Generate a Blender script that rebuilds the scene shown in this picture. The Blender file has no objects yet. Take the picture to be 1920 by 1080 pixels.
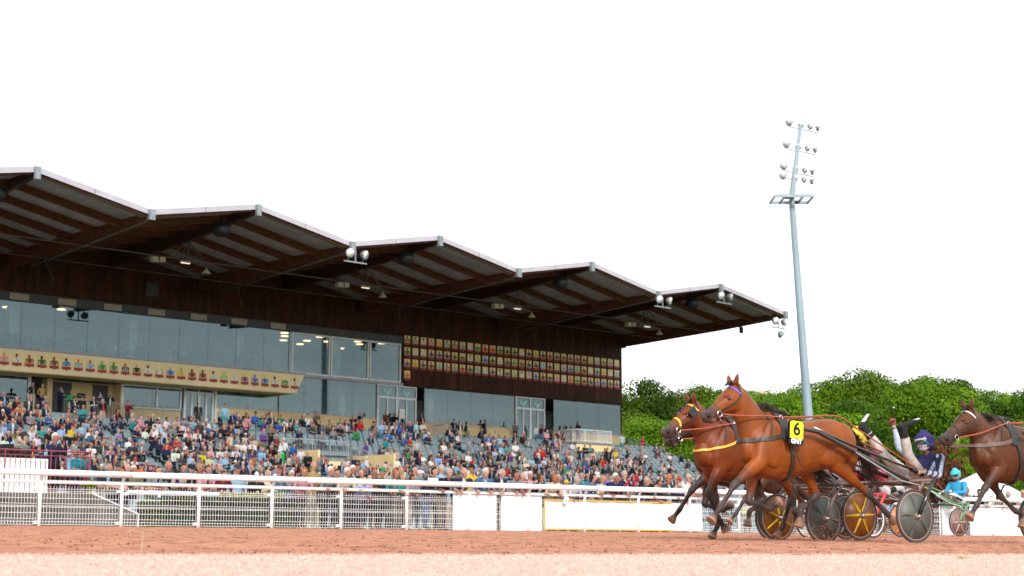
import bpy, bmesh, math, random
import numpy as np
from mathutils import Vector, Matrix
from mathutils.bvhtree import BVHTree
from mathutils.kdtree import KDTree
R = math.radians
rng = random.Random(7)
SC = bpy.context.scene
COL = SC.collection

# ------------------------------------------------------------------ camera
PITCH = math.atan(500 / 3080.0)
FPX = 3080.0
cam_data = bpy.data.cameras.new('camera')
cam_data.sensor_width = 36.0
cam_data.lens = FPX / 1920 * 36
cam_data.clip_start = 0.1
cam_data.clip_end = 6000
cam_data.dof.use_dof = True
cam_data.dof.focus_distance = 22.5
cam_data.dof.aperture_fstop = 4.0
cam = bpy.data.objects.new('camera', cam_data)
cam.rotation_euler = (math.pi / 2 + PITCH, 0, 0)
COL.objects.link(cam)
SC.camera = cam

# ------------------------------------------------------------------ sky, sun, exposure
SUN_EL, SUN_AZ = 31, 165      # azimuth the light comes from, clockwise from +Y
w = bpy.data.worlds.new('World')
SC.world = w
w.use_nodes = True
nt = w.node_tree
nt.nodes.clear()
N = nt.nodes.new
out = N('ShaderNodeOutputWorld')
sky = N('ShaderNodeTexSky')
sky.sky_type = 'NISHITA'
sky.sun_disc = False
sky.sun_elevation = R(SUN_EL)
sky.sun_rotation = R(SUN_AZ)
bg1 = N('ShaderNodeBackground')
bg1.inputs['Strength'].default_value = 0.12
nt.links.new(sky.outputs[0], bg1.inputs[0])
bg2 = N('ShaderNodeBackground')
bg2.inputs['Strength'].default_value = 0.86
tc = N('ShaderNodeTexCoord')
nz = N('ShaderNodeTexNoise')
nz.inputs['Scale'].default_value = 2.6
nz.inputs['Detail'].default_value = 6
mp = N('ShaderNodeMapping')
mp.inputs['Scale'].default_value = (1, 1, 4.5)
nt.links.new(tc.outputs['Generated'], mp.inputs[0])
nt.links.new(mp.outputs[0], nz.inputs['Vector'])
cr = N('ShaderNodeValToRGB')           # overcast: nearly white cloud with thin bluish gaps
cr.color_ramp.elements[0].position = 0.27
cr.color_ramp.elements[0].color = (0.62, 0.66, 0.68, 1)
cr.color_ramp.elements[1].position = 0.42
cr.color_ramp.elements[1].color = (0.965, 0.962, 0.965, 1)
nt.links.new(nz.outputs['Fac'], cr.inputs[0])
nt.links.new(cr.outputs[0], bg2.inputs[0])
mx = N('ShaderNodeMixShader')
mx.inputs[0].default_value = 0.97
nt.links.new(bg1.outputs[0], mx.inputs[1])
nt.links.new(bg2.outputs[0], mx.inputs[2])
nt.links.new(mx.outputs[0], out.inputs[0])

sun_data = bpy.data.lights.new('sun', 'SUN')
sun_data.energy = 2.1
sun_data.angle = R(12)
sun_data.color = (1.0, 0.97, 0.93)
sun = bpy.data.objects.new('sun', sun_data)
sd = Vector((math.sin(R(SUN_AZ)) * math.cos(R(SUN_EL)), math.cos(R(SUN_AZ)) * math.cos(R(SUN_EL)), math.sin(R(SUN_EL))))
sun.rotation_euler = sd.to_track_quat('Z', 'Y').to_euler()
COL.objects.link(sun)

SC.view_settings.view_transform = 'Standard'
SC.view_settings.look = 'None'
SC.view_settings.exposure = 0.95
SC.view_settings.gamma = 1.0
SC.render.engine = 'CYCLES'
SC.cycles.max_bounces = 7
SC.cycles.diffuse_bounces = 3
SC.cycles.glossy_bounces = 3
SC.cycles.transparent_max_bounces = 14
SC.cycles.caustics_reflective = False
SC.cycles.caustics_refractive = False
SC.cycles.use_denoising = True
try:
    SC.cycles.denoiser = 'OPENIMAGEDENOISE'
except Exception:
    pass

# ------------------------------------------------------------------ measuring helper (the camera stands at the origin)
CP, SP = math.cos(PITCH), math.sin(PITCH)
def ray(px, py):
    a, b = px - 960, 540 - py
    return (a, -b * SP + FPX * CP, b * CP + FPX * SP)

# ------------------------------------------------------------------ materials
def link(nt, a, b): nt.links.new(a, b)
def MAT(name, c1, c2=None, rough=.65, metal=0., scale=8., bump=0., bscale=None, stretch=None, spec=.5, detail=5., ramp=(.35, .65), coat=0., sheen=0.):
    m = bpy.data.materials.new(name)
    m.use_nodes = True
    t = m.node_tree
    p = t.nodes['Principled BSDF']
    p.inputs['Roughness'].default_value = rough
    p.inputs['Metallic'].default_value = metal
    p.inputs['Specular IOR Level'].default_value = spec
    p.inputs['Coat Weight'].default_value = coat
    p.inputs['Sheen Weight'].default_value = sheen
    p.inputs['Base Color'].default_value = (*c1, 1)
    if c2 is not None or bump:
        co = t.nodes.new('ShaderNodeTexCoord')
        v = co.outputs['Object']
        if stretch:
            mp = t.nodes.new('ShaderNodeMapping')
            mp.inputs['Scale'].default_value = stretch
            link(t, v, mp.inputs[0]); v = mp.outputs[0]
    if c2 is not None:
        n = t.nodes.new('ShaderNodeTexNoise')
        n.inputs['Scale'].default_value = scale
        n.inputs['Detail'].default_value = detail
        link(t, v, n.inputs['Vector'])
        r = t.nodes.new('ShaderNodeValToRGB')
        r.color_ramp.elements[0].position, r.color_ramp.elements[1].position = ramp
        r.color_ramp.elements[0].color = (*c1, 1)
        r.color_ramp.elements[1].color = (*c2, 1)
        link(t, n.outputs['Fac'], r.inputs[0])
        link(t, r.outputs[0], p.inputs['Base Color'])
    if bump:
        n = t.nodes.new('ShaderNodeTexNoise')
        n.inputs['Scale'].default_value = bscale or scale * 3
        n.inputs['Detail'].default_value = 4
        link(t, v, n.inputs['Vector'])
        b = t.nodes.new('ShaderNodeBump')
        b.inputs['Strength'].default_value = bump
        b.inputs['Distance'].default_value = .02
        link(t, n.outputs['Fac'], b.inputs['Height'])
        link(t, b.outputs[0], p.inputs['Normal'])
    return m

def ATTR_MAT(name, rough=.8, spec=.3, nscale=40., namt=.12, bump=0., sheen=0., coat=0., stretch=None, lvl=.68, dirt=0.):
    """colour comes from the mesh's own paint layer 'tint' (what the thing is made of), with fine mottling on top"""
    m = bpy.data.materials.new(name)
    m.use_nodes = True
    t = m.node_tree
    p = t.nodes['Principled BSDF']
    p.inputs['Roughness'].default_value = rough
    p.inputs['Specular IOR Level'].default_value = spec
    p.inputs['Sheen Weight'].default_value = sheen
    p.inputs['Coat Weight'].default_value = coat
    p.inputs['Coat Roughness'].default_value = .35
    a = t.nodes.new('ShaderNodeAttribute'); a.attribute_name = 'tint'
    co = t.nodes.new('ShaderNodeTexCoord')
    v = co.outputs['Object']
    if stretch:
        mp = t.nodes.new('ShaderNodeMapping'); mp.inputs['Scale'].default_value = stretch
        link(t, v, mp.inputs[0]); v = mp.outputs[0]
    n = t.nodes.new('ShaderNodeTexNoise'); n.inputs['Scale'].default_value = nscale; n.inputs['Detail'].default_value = 5
    link(t, v, n.inputs['Vector'])
    mr = t.nodes.new('ShaderNodeMapRange')
    mr.inputs['From Min'].default_value = .3; mr.inputs['From Max'].default_value = .7
    mr.inputs['To Min'].default_value = lvl*(1 - namt); mr.inputs['To Max'].default_value = lvl*(1 + namt)
    link(t, n.outputs['Fac'], mr.inputs[0])
    mu = t.nodes.new('ShaderNodeVectorMath'); mu.operation = 'SCALE'
    link(t, a.outputs['Color'], mu.inputs[0]); link(t, mr.outputs[0], mu.inputs['Scale'])
    last = mu.outputs[0]
    if dirt:      # dried mud flecks and grime, finer than the geometry
        n2 = t.nodes.new('ShaderNodeTexNoise'); n2.inputs['Scale'].default_value = 70; n2.inputs['Detail'].default_value = 8
        link(t, co.outputs['Object'], n2.inputs['Vector'])
        r2 = t.nodes.new('ShaderNodeValToRGB'); r2.color_ramp.elements[0].position = .52; r2.color_ramp.elements[1].position = .70
        r2.color_ramp.elements[0].color = (0, 0, 0, 1); r2.color_ramp.elements[1].color = (dirt, dirt, dirt, 1)
        link(t, n2.outputs['Fac'], r2.inputs[0])
        mm = t.nodes.new('ShaderNodeMix'); mm.data_type = 'RGBA'; link(t, r2.outputs[0], mm.inputs['Factor']); link(t, last, mm.inputs['A']); mm.inputs['B'].default_value = (.20, .085, .055, 1)
        last = mm.outputs['Result']
    link(t, last, p.inputs['Base Color'])
    if bump:
        b = t.nodes.new('ShaderNodeBump'); b.inputs['Strength'].default_value = bump; b.inputs['Distance'].default_value = .01
        link(t, n.outputs['Fac'], b.inputs['Height']); link(t, b.outputs[0], p.inputs['Normal'])
    return m

def GLASS(name, tint, refl, thru):
    m = bpy.data.materials.new(name); m.use_nodes = True
    t = m.node_tree; t.nodes.clear()
    o = t.nodes.new('ShaderNodeOutputMaterial')
    tr = t.nodes.new('ShaderNodeBsdfTransparent'); tr.inputs[0].default_value = (*thru, 1)
    g = t.nodes.new('ShaderNodeBsdfGlossy'); g.inputs[0].default_value = (*tint, 1); g.inputs['Roughness'].default_value = .015
    f = t.nodes.new('ShaderNodeFresnel'); f.inputs[0].default_value = 1.5
    mr = t.nodes.new('ShaderNodeMapRange'); mr.inputs['From Min'].default_value = .04; mr.inputs['From Max'].default_value = 1
    mr.inputs['To Min'].default_value = refl; mr.inputs['To Max'].default_value = 1
    link(t, f.outputs[0], mr.inputs[0])
    mx = t.nodes.new('ShaderNodeMixShader')
    link(t, mr.outputs[0], mx.inputs[0]); link(t, tr.outputs[0], mx.inputs[1]); link(t, g.outputs[0], mx.inputs[2])
    link(t, mx.outputs[0], o.inputs[0])
    return m

def EMIT(name, col, s):
    m = bpy.data.materials.new(name); m.use_nodes = True
    p = m.node_tree.nodes['Principled BSDF']
    p.inputs['Base Color'].default_value = (*col, 1)
    p.inputs['Emission Color'].default_value = (*col, 1)
    p.inputs['Emission Strength'].default_value = s
    return m

M = {}
M['white'] = MAT('white_paint', (.82, .84, .86), (.76, .78, .79), rough=.42, scale=2.5, ramp=(.45, .8))
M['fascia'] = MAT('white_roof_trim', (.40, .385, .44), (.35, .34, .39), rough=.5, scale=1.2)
M['corten'] = MAT('rusted_steel_cladding', (.026, .0075, .0035), (.085, .026, .010), rough=.75, scale=1.3, stretch=(1.6, 1.6, .28), bump=.2, bscale=6, ramp=(.38, .72), spec=.25)
M['timber'] = MAT('brown_glulam_timber', (.080, .027, .013), (.14, .050, .023), rough=.7, scale=2.2, stretch=(1, 1, 5), spec=.25)
M['timberdark'] = MAT('dark_brown_timber', (.042, .016, .010), (.07, .027, .016), rough=.7, scale=2.2, stretch=(1, 1, 5), spec=.25)
M['sheet'] = MAT('corrugated_roof_sheet', (.38, .31, .31), (.28, .23, .23), rough=.6, scale=.9)
M['steel'] = MAT('galvanised_steel', (.26, .30, .32), (.18, .21, .23), rough=.5, metal=.3, scale=5)
M['pipe'] = MAT('grey_brown_pipe', (.13, .10, .08), (.08, .06, .05), rough=.55, scale=3)
M['cream'] = MAT('cream_render', (.72, .55, .28), (.66, .49, .25), rough=.85, scale=1.2, bump=.1, bscale=30)
M['creamlite'] = MAT('cream_balcony_panel', (.86, .72, .45), (.82, .67, .40), rough=.6, scale=.7)
M['band'] = MAT('grey_green_metal_band', (.028, .034, .036), (.045, .052, .055), rough=.5, scale=1)
M['concrete'] = MAT('pale_blue_grey_concrete', (.21, .27, .29), (.15, .20, .22), rough=.85, scale=1.6, bump=.2, bscale=20)
M['redpaint'] = MAT('dark_red_step_paint', (.30, .012, .03), (.22, .01, .022), rough=.7, scale=3)
M['seat'] = MAT('grey_plastic_seat', (.135, .185, .205), (.10, .145, .165), rough=.38, scale=2)
M['rail'] = MAT('grey_painted_railing', (.30, .33, .35), rough=.45)
M['black'] = MAT('black_plastic', (.009, .009, .010), rough=.6, spec=.25)
M['blackmetal'] = MAT('black_anodised_tube', (.010, .011, .013), rough=.22, spec=.7)
M['leather'] = MAT('black_leather_strap', (.014, .013, .013), (.035, .03, .028), rough=.5, scale=30)
M['rein'] = MAT('orange_tan_leather_rein', (.36, .08, .04), (.26, .055, .026), rough=.5, scale=20)
M['interior'] = MAT('interior_wall', (.46, .49, .48), (.16, .18, .19), rough=.85, scale=.6)  # pale and dark patches paint uneven room brightness into the wall colour
M['interiordark'] = MAT('interior_dark', (.03, .038, .045), rough=.8)
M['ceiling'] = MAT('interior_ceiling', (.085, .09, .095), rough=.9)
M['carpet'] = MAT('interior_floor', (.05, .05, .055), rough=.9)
M['door'] = MAT('slate_grey_door', (.028, .033, .038), (.034, .04, .046), rough=.5, scale=2)
M['vent'] = MAT('beige_ventilation_grille', (.42, .38, .28), rough=.6)
M['glass'] = GLASS('window_glass', (.66, .92, 1.), .125, (.72, .90, .92))
M['screen'] = GLASS('glass_screen', (.70, .95, 1.), .125, (.78, .94, .94))
M['paper'] = MAT('white_paper', (.8, .8, .8), rough=.8)
M['mast'] = MAT('pale_grey_mast_paint', (.24, .32, .38), (.20, .27, .32), rough=.5, scale=1.5, stretch=(1, 1, .2))
M['skin'] = MAT('skin', (.48, .25, .17), rough=.6)
M['cloth'] = ATTR_MAT('people_skin_and_clothes', nscale=26, namt=.2, rough=.85, spec=.2, lvl=.62)
M['yellow'] = MAT('bright_yellow_plate', (.66, .70, .006), rough=.4)
M['yellowspoke'] = MAT('yellow_wheel_spoke', (.58, .38, .006), rough=.35)
M['chrome'] = MAT('polished_steel_fitting', (.65, .66, .68), rough=.2, metal=1)
M['lampglass'] = MAT('lamp_reflector_glass', (.72, .74, .74), (.5, .5, .5), rough=.15, spec=.8, scale=14)
M['lit'] = EMIT('warm_ceiling_lamp_lit', (1, .62, .30), 1.2)
M['litwhite'] = EMIT('small_white_lamp_lit', (1, .85, .70), .45)
PAINT = {}
def paint(c, rough=.55):
    k = (tuple(round(x, 3) for x in c), rough)
    if k not in PAINT:
        PAINT[k] = MAT('paint_%02d' % len(PAINT), c, rough=rough)
    return PAINT[k]

# ------------------------------------------------------------------ mesh collecting
class MB:
    def __init__(s): s.v = []; s.f = []; s.m = []; s.mats = []
    def mi(s, mat):
        if mat not in s.mats: s.mats.append(mat)
        return s.mats.index(mat)
    def add(s, vs, fs, mat):
        b = len(s.v); k = s.mi(mat)
        s.v += [tuple(v) for v in vs]
        for f in fs: s.f.append(tuple(b + i for i in f)); s.m.append(k)
        return s
    def box(s, a, b, mat):
        x0, y0, z0 = [min(a[i], b[i]) for i in range(3)]; x1, y1, z1 = [max(a[i], b[i]) for i in range(3)]
        return s.add([(x0,y0,z0),(x1,y0,z0),(x1,y1,z0),(x0,y1,z0),(x0,y0,z1),(x1,y0,z1),(x1,y1,z1),(x0,y1,z1)],
              [(0,3,2,1),(4,5,6,7),(0,1,5,4),(1,2,6,5),(2,3,7,6),(3,0,4,7)], mat)
    def prism(s, poly, d, mat):
        """closed planar polygon (list of 3d points) pushed along vector d"""
        n = len(poly); P = [Vector(p) for p in poly]; D = Vector(d)
        c = P[0]; nn = Vector((0, 0, 0))
        for i in range(n): nn += P[i].cross(P[(i + 1) % n])
        if nn.dot(D) > 0: P = P[::-1]
        vs = P + [p + D for p in P]
        fs = [tuple(range(n)), tuple(range(2 * n - 1, n - 1, -1))]
        fs += [(i, i + n, (i + 1) % n + n, (i + 1) % n) for i in range(n)]
        return s.add(vs, fs, mat)
    def tube(s, pts, r, mat, seg=6, cap=True):
        P = [Vector(p) for p in pts]; n = len(P)
        rr = r if isinstance(r, (list, tuple)) else [r] * n
        vs = []; fs = []; up = None
        for i in range(n):
            t = (P[min(i + 1, n - 1)] - P[max(i - 1, 0)])
            if t.length < 1e-9: t = Vector((0, 0, 1))
            t.normalize()
            if up is None: up = Vector((0, 0, 1)) if abs(t.z) < .9 else Vector((1, 0, 0))
            a = t.cross(up)
            if a.length < 1e-4: a = t.orthogonal()
            a.normalize(); b = a.cross(t); up = b
            for k in range(seg):
                an = 2 * math.pi * k / seg
                vs.append(P[i] + (a * math.cos(an) + b * math.sin(an)) * rr[i])
        for i in range(n - 1):
            for k in range(seg):
                fs.append((i*seg+k, i*seg+(k+1)%seg, (i+1)*seg+(k+1)%seg, (i+1)*seg+k))
        if cap:
            fs.append(tuple(range(seg))[::-1]); fs.append(tuple((n-1)*seg + k for k in range(seg)))
        return s.add(vs, fs, mat)
    def cyl(s, a, b, r, mat, seg=12): return s.tube([a, b], r, mat, seg)
    def ball(s, c, r, mat, seg=8, rings=6):
        rx, ry, rz = (r, r, r) if not isinstance(r, (tuple, list)) else r
        vs = [(c[0], c[1], c[2] - rz)]; fs = []
        for i in range(1, rings):
            th = math.pi * i / rings
            for k in range(seg):
                a = 2 * math.pi * k / seg
                vs.append((c[0] + rx*math.sin(th)*math.cos(a), c[1] + ry*math.sin(th)*math.sin(a), c[2] - rz*math.cos(th)))
        vs.append((c[0], c[1], c[2] + rz)); L = len(vs) - 1
        for k in range(seg):
            fs.append((0, 1 + (k+1)%seg, 1 + k)); fs.append((L, L-seg+k, L-seg+(k+1)%seg))
        for i in range(rings - 2):
            for k in range(seg):
                a = 1 + i*seg + k; b = 1 + i*seg + (k+1)%seg
                fs.append((a, b, b + seg, a + seg))
        return s.add(vs, fs, mat)
    def mesh(s, name, smooth=False):
        me = bpy.data.meshes.new(name)
        me.from_pydata(s.v, [], s.f)
        for m in s.mats: me.materials.append(m)
        if len(s.mats) > 1: me.polygons.foreach_set('material_index', s.m)
        if smooth: me.polygons.foreach_set('use_smooth', [True] * len(me.polygons))
        me.update()
        return me
    def build(s, name, parent=None, smooth=False, **kw):
        return put(s.mesh(name, smooth), name, parent, **kw)

def put(me, name, parent=None, loc=None, rotz=None, label=None, cat=None, group=None, kind=None):
    o = bpy.data.objects.new(name, me)
    COL.objects.link(o)
    if parent is not None: o.parent = parent
    if loc is not None: o.location = loc
    if rotz is not None: o.rotation_euler = (0, 0, rotz)
    return tag(o, label, cat, group, kind)
def tag(o, label=None, cat=None, group=None, kind=None):
    if label: o['label'] = label
    if cat: o['category'] = cat
    if group: o['group'] = group
    if kind: o['kind'] = kind
    return o
def root(name, loc, rotz=0., label=None, cat=None, group=None, kind=None):
    return put(None, name, None, loc, rotz, label, cat, group, kind)
def text_mesh(body, size, ext=.002, offset=0.):
    c = bpy.data.curves.new('lettering', 'FONT')
    c.body = body; c.size = size; c.extrude = ext; c.align_x = 'CENTER'; c.align_y = 'CENTER'; c.offset = offset
    o = bpy.data.objects.new('lettering', c)
    TMP.collection.objects.link(o)
    TMP.view_layers[0].update()
    me = bpy.data.meshes.new_from_object(o.evaluated_get(TMP.view_layers[0].depsgraph))
    bpy.data.objects.remove(o)
    return me
TMP = bpy.data.scenes.new('workbench')
def evaluate(me, mods):
    o = bpy.data.objects.new('work', me)
    TMP.collection.objects.link(o)
    for kind, kw in mods:
        md = o.modifiers.new(kind, kind)
        for k, v in kw.items(): setattr(md, k, v)
    TMP.view_layers[0].update()
    r = bpy.data.meshes.new_from_object(o.evaluated_get(TMP.view_layers[0].depsgraph))
    bpy.data.objects.remove(o)
    return r

# ------------------------------------------------------------------ smooth bodies: lofts fused into one skin
def catmull(P, sub):
    P = np.asarray(P, float); n = len(P); out = []
    for i in range(n - 1):
        p0, p1, p2, p3 = P[max(i-1, 0)], P[i], P[i+1], P[min(i+2, n-1)]
        for k in range(sub):
            t = k / sub
            out.append(.5*((2*p1) + (-p0+p2)*t + (2*p0-5*p1+4*p2-p3)*t*t + (-p0+3*p1-3*p2+p3)*t**3))
    out.append(P[-1])
    return np.array(out)
class Body:
    def __init__(s): s.v = []; s.f = []; s.t = []
    def loft(s, rows, tag, side=(0, 1, 0), seg=12, sub=3, ends=True):
        """rows: (x,y,z, half width along side, half height across)"""
        P = catmull(rows, sub) if len(rows) > 2 else np.array([np.asarray(rows[0])*(1-k/3) + np.asarray(rows[1])*k/3 for k in range(4)])
        C, A, B = P[:, :3], np.maximum(P[:, 3], .003), np.maximum(P[:, 4], .003)
        n = len(C); S0 = np.array(side, float)
        T = np.gradient(C, axis=0); T /= np.linalg.norm(T, axis=1)[:, None] + 1e-12
        rings = []
        if ends:
            for q, f in ((.75, .62), (.45, .88)):
                rings.append((C[0] - T[0]*min(A[0], B[0])*q, T[0], A[0]*f, B[0]*f))
        for i in range(n): rings.append((C[i], T[i], A[i], B[i]))
        if ends:
            for q, f in ((.45, .88), (.75, .62)):
                rings.append((C[-1] + T[-1]*min(A[-1], B[-1])*q, T[-1], A[-1]*f, B[-1]*f))
        base = len(s.v)
        tg = tag if isinstance(tag, list) else None
        for ri, (c, t, a, b) in enumerate(rings):
            sd = S0 - t*np.dot(S0, t)
            if np.linalg.norm(sd) < .15: sd = np.cross(t, (0, 0, 1.)) if abs(t[2]) < .9 else np.array((0, 1., 0))
            sd /= np.linalg.norm(sd); u = np.cross(sd, t)
            for k in range(seg):
                an = 2*math.pi*k/seg
                s.v.append(c + sd*a*math.cos(an) + u*b*math.sin(an))
                if tg: s.t.append(tg[min(int((ri/max(1, len(rings)-1))*len(tg)), len(tg)-1)])
                else: s.t.append(tag)
        m = len(rings)
        for i in range(m-1):
            for k in range(seg):
                s.f.append((base+i*seg+k, base+(i+1)*seg+k, base+(i+1)*seg+(k+1)%seg, base+i*seg+(k+1)%seg))
        s.f.append(tuple(base+k for k in range(seg)))
        s.f.append(tuple(base+(m-1)*seg+k for k in range(seg))[::-1])
    def ell(s, c, r, tag, seg=12, rings=8):
        base = len(s.v); m = MB(); m.ball(c, r, None, seg, rings)
        for v in m.v: s.v.append(np.array(v)); s.t.append(tag)
        for f in m.f: s.f.append(tuple(base+i for i in f))
    def fuse(s, voxel, smooth=3, ratio=None, name='body'):
        me = bpy.data.meshes.new('raw')
        me.from_pydata([tuple(v) for v in s.v], [], s.f); me.update()
        bm = bmesh.new(); bm.from_mesh(me); bmesh.ops.recalc_face_normals(bm, faces=bm.faces); bm.to_mesh(me); bm.free()
        mods = [('REMESH', dict(mode='VOXEL', voxel_size=voxel)), ('SMOOTH', dict(factor=.5, iterations=smooth))]
        if ratio: mods.append(('DECIMATE', dict(ratio=ratio)))
        r = evaluate(me, mods); bpy.data.meshes.remove(me)
        r.name = name
        r.polygons.foreach_set('use_smooth', [True]*len(r.polygons))
        kd = KDTree(len(s.v))
        for i, v in enumerate(s.v): kd.insert(v, i)
        kd.balance()
        s.near = kd
        return r
def set_tint(me, cols):
    a = me.color_attributes.get('tint') or me.color_attributes.new('tint', 'FLOAT_COLOR', 'POINT')
    c = np.ones((len(me.vertices), 4), np.float32); c[:, :3] = cols
    a.data.foreach_set('color', c.ravel())
# ------------------------------------------------------------------ frames: track frame (t along the rail, n across, z) and stand frame (s leftwards, n outwards, z)
TR = math.atan2(.5736, .8192)
TE, TN = Vector((math.cos(TR), math.sin(TR), 0)), Vector((-math.sin(TR), math.cos(TR), 0))
def tw(t, n, z=0.): return TE*t + TN*n + Vector((0, 0, z))
ST_ANG = math.atan2(-.6815, -.7318)
SO = Vector((9.0, 137.0, 0))
SE, SN = Vector((math.cos(ST_ANG), math.sin(ST_ANG), 0)), Vector((-math.sin(ST_ANG), math.cos(ST_ANG), 0))
def sw(s, n, z=0.): return SO + SE*s + SN*n + Vector((0, 0, z))
def px_on_n(px, py, n):          # where a sight line meets the upright plane at distance n in the track frame
    r = Vector(ray(px, py)); k = n / r.dot(TN); p = r*k
    return p.dot(TE), p.z

PROF = [(-2000, -.9), (-60, -.9), (-12, -.6), (-3, -.45), (0, -.36), (3, -.18), (5, -.078), (7.5, 0), (14.56, .153), (38.6, .672), (39.4, .665), (80, .66), (160, .66), (3000, .66)]
def gz(n):
    for (a, za), (b, zb) in zip(PROF, PROF[1:]):
        if n <= b: return za + (zb - za)*(n - a)/(b - a)
    return .66
def sheet(name, t0, t1, dt, n0, n1, dn, mat, amp=0., seed=0, jit=0.):
    ts = np.arange(t0, t1 + dt/2, dt); ns = np.arange(n0, n1 + dn/2, dn)
    r = np.random.RandomState(seed)
    Tg, Ng = np.meshgrid(ts, ns)
    Z = np.vectorize(gz)(Ng) + (r.rand(*Tg.shape) - .5)*amp
    if jit:
        Z += .006*np.sin(Ng*9.) * (amp > 0)
        for c_ in (10.2, 11.3, 13.4, 14.9, 17.1, 18.4, 21.8, 26.0, 31.0): Z -= .018*np.exp(-((Ng - c_ - .25*np.sin(Tg*.21 + c_))/.13)**2)*(amp > .014)
    V = np.stack([Tg.ravel(), Ng.ravel(), Z.ravel()], 1)
    W, H = len(ts), len(ns)
    i = np.arange(W*H).reshape(H, W)
    F = np.stack([i[:-1, :-1].ravel(), i[:-1, 1:].ravel(), i[1:, 1:].ravel(), i[1:, :-1].ravel()], 1)
    me = bpy.data.meshes.new(name)
    me.from_pydata(V.tolist(), [], F.tolist()); me.materials.append(mat)
    me.polygons.foreach_set('use_smooth', [True]*len(me.polygons)); me.update()
    return me

M['clay'] = MAT('red_clay_track', (.18, .078, .048), (.41, .195, .122), rough=.95, scale=8, stretch=(.7, 1.3, 1), bump=1., bscale=16, detail=12, ramp=(.30, .56), spec=.1)
M['gravelbase'] = MAT('pink_gravel_ground', (.48, .27, .20), (.72, .56, .49), rough=.95, scale=95, bump=.8, bscale=120, detail=3, ramp=(.42, .6), spec=.15)
M['apron'] = MAT('worn_grass_and_asphalt', (.07, .09, .035), (.15, .15, .11), rough=.95, scale=.4, bump=.3, bscale=20)
M['grassland'] = MAT('far_grass', (.06, .10, .02), (.10, .14, .04), rough=.95, scale=.05)
for n0, n1, dt, dn, amp, t0, t1 in [(7.5, 38.75, .22, .22, .016, -12, 56)]:
    put(sheet('racetrack', t0, t1, dt, n0, n1, dn, M['clay'], amp, 3, 1), 'racetrack', None, rotz=TR, kind='structure')
put(sheet('racetrack', 56, 600, 16, 7.5, 38.75, 3.125, M['clay']), 'racetrack', None, rotz=TR, kind='structure')
put(sheet('racetrack', -412, -12, 16, 7.5, 38.75, 3.125, M['clay']), 'racetrack', None, rotz=TR, kind='structure')
put(sheet('gravel_verge', -6, 16, .05, 3.5, 7.55, .05, M['gravelbase'], .012, 5, 1), 'gravel_verge', None, rotz=TR, kind='structure')
g = MB()
def strip(n0, n1, t0, t1, mat):
    g.add([(t0, n0, gz(n0)), (t1, n0, gz(n0)), (t1, n1, gz(n1)), (t0, n1, gz(n1))], [(0, 1, 2, 3)], mat)
strip(3.5, 7.5, -412, -6, M['gravelbase']); strip(3.5, 7.5, 16, 600, M['gravelbase'])
for a, b in ((-12, -3), (-3, 0), (0, 3), (3, 3.5)): strip(a, b, -412, 600, M['gravelbase'])
for a, b in ((-2000, -60), (-60, -12)): strip(a, b, -2500, 3500, M['grassland'])
strip(-12, 160, -2500, -412, M['grassland']); strip(-12, 160, 600, 3500, M['grassland'])
strip(38.75, 39.4, -412, 600, M['apron']); strip(39.4, 80, -412, 600, M['apron']); strip(80, 160, -412, 600, M['apron']); strip(160, 3000, -2500, 3500, M['grassland'])
g.build('ground', kind='structure').rotation_euler = (0, 0, TR)

def scatter(name, pts, sizes, mats, wts, seed, flat=.6, **kw):
    """many small lumps in one mesh: each a squashed, roughened octahedron"""
    r = np.random.RandomState(seed); n = len(pts)
    base = np.array([(1,0,0),(-1,0,0),(0,1,0),(0,-1,0),(0,0,1),(0,0,-1)], float)
    fc = np.array([(0,2,4),(2,1,4),(1,3,4),(3,0,4),(2,0,5),(1,2,5),(3,1,5),(0,3,5)])
    V = base[None]*(.6 + .6*r.rand(n, 6, 1)); V = V*np.array([1, 1, flat])
    a = r.rand(n)*6.28; c, s_ = np.cos(a), np.sin(a)
    X = V[..., 0]*c[:, None] - V[..., 1]*s_[:, None]; Y = V[..., 0]*s_[:, None] + V[..., 1]*c[:, None]
    V = np.stack([X, Y, V[..., 2]], -1)*np.asarray(sizes)[:, None, None] + np.asarray(pts)[:, None, :]
    F = fc[None] + (np.arange(n)*6)[:, None, None]
    me = bpy.data.meshes.new(name)
    me.from_pydata(V.reshape(-1, 3).tolist(), [], F.reshape(-1, 3).tolist())
    for m in mats: me.materials.append(m)
    mi = np.repeat(r.choice(len(mats), n, p=wts), 8)
    me.polygons.foreach_set('material_index', mi.astype(np.int32)); me.update()
    return put(me, name, None, rotz=TR, **kw)
r0 = np.random.RandomState(11)
NP_ = 42000
tt = r0.uniform(-.5, 11.5, NP_); nn = 7.62 - 3.6*r0.rand(NP_)**1.1
zz = np.array([gz(x) for x in nn]) + .003
scatter('gravel', np.stack([tt, nn, zz], 1), r0.uniform(.0018, .0055, NP_), [paint((.72, .62, .57)), paint((.58, .38, .31)), paint((.42, .16, .10)), paint((.32, .25, .23))], [.46, .30, .19, .05], 4, kind='stuff', label='pale pink gravel spread along the near edge of the red track', cat='gravel')
n_ = 16000
nn = 7.6 + 31*r0.rand(n_)**1.3; tt = r0.uniform(-6, 48, n_)
zz = np.array([gz(x) for x in nn]) + .004
scatter('clay_clods', np.stack([tt, nn, zz], 1), r0.uniform(.005, .017, n_)*(1 + (r0.rand(n_) > .985)*.8), [paint((.16, .05, .033)), paint((.30, .11, .07)), paint((.07, .03, .03)), paint((.42, .18, .12))], [.28, .40, .07, .25], 6, .55, kind='stuff', label='loose clods of clay churned up over the red track', cat='clay clods')
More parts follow.
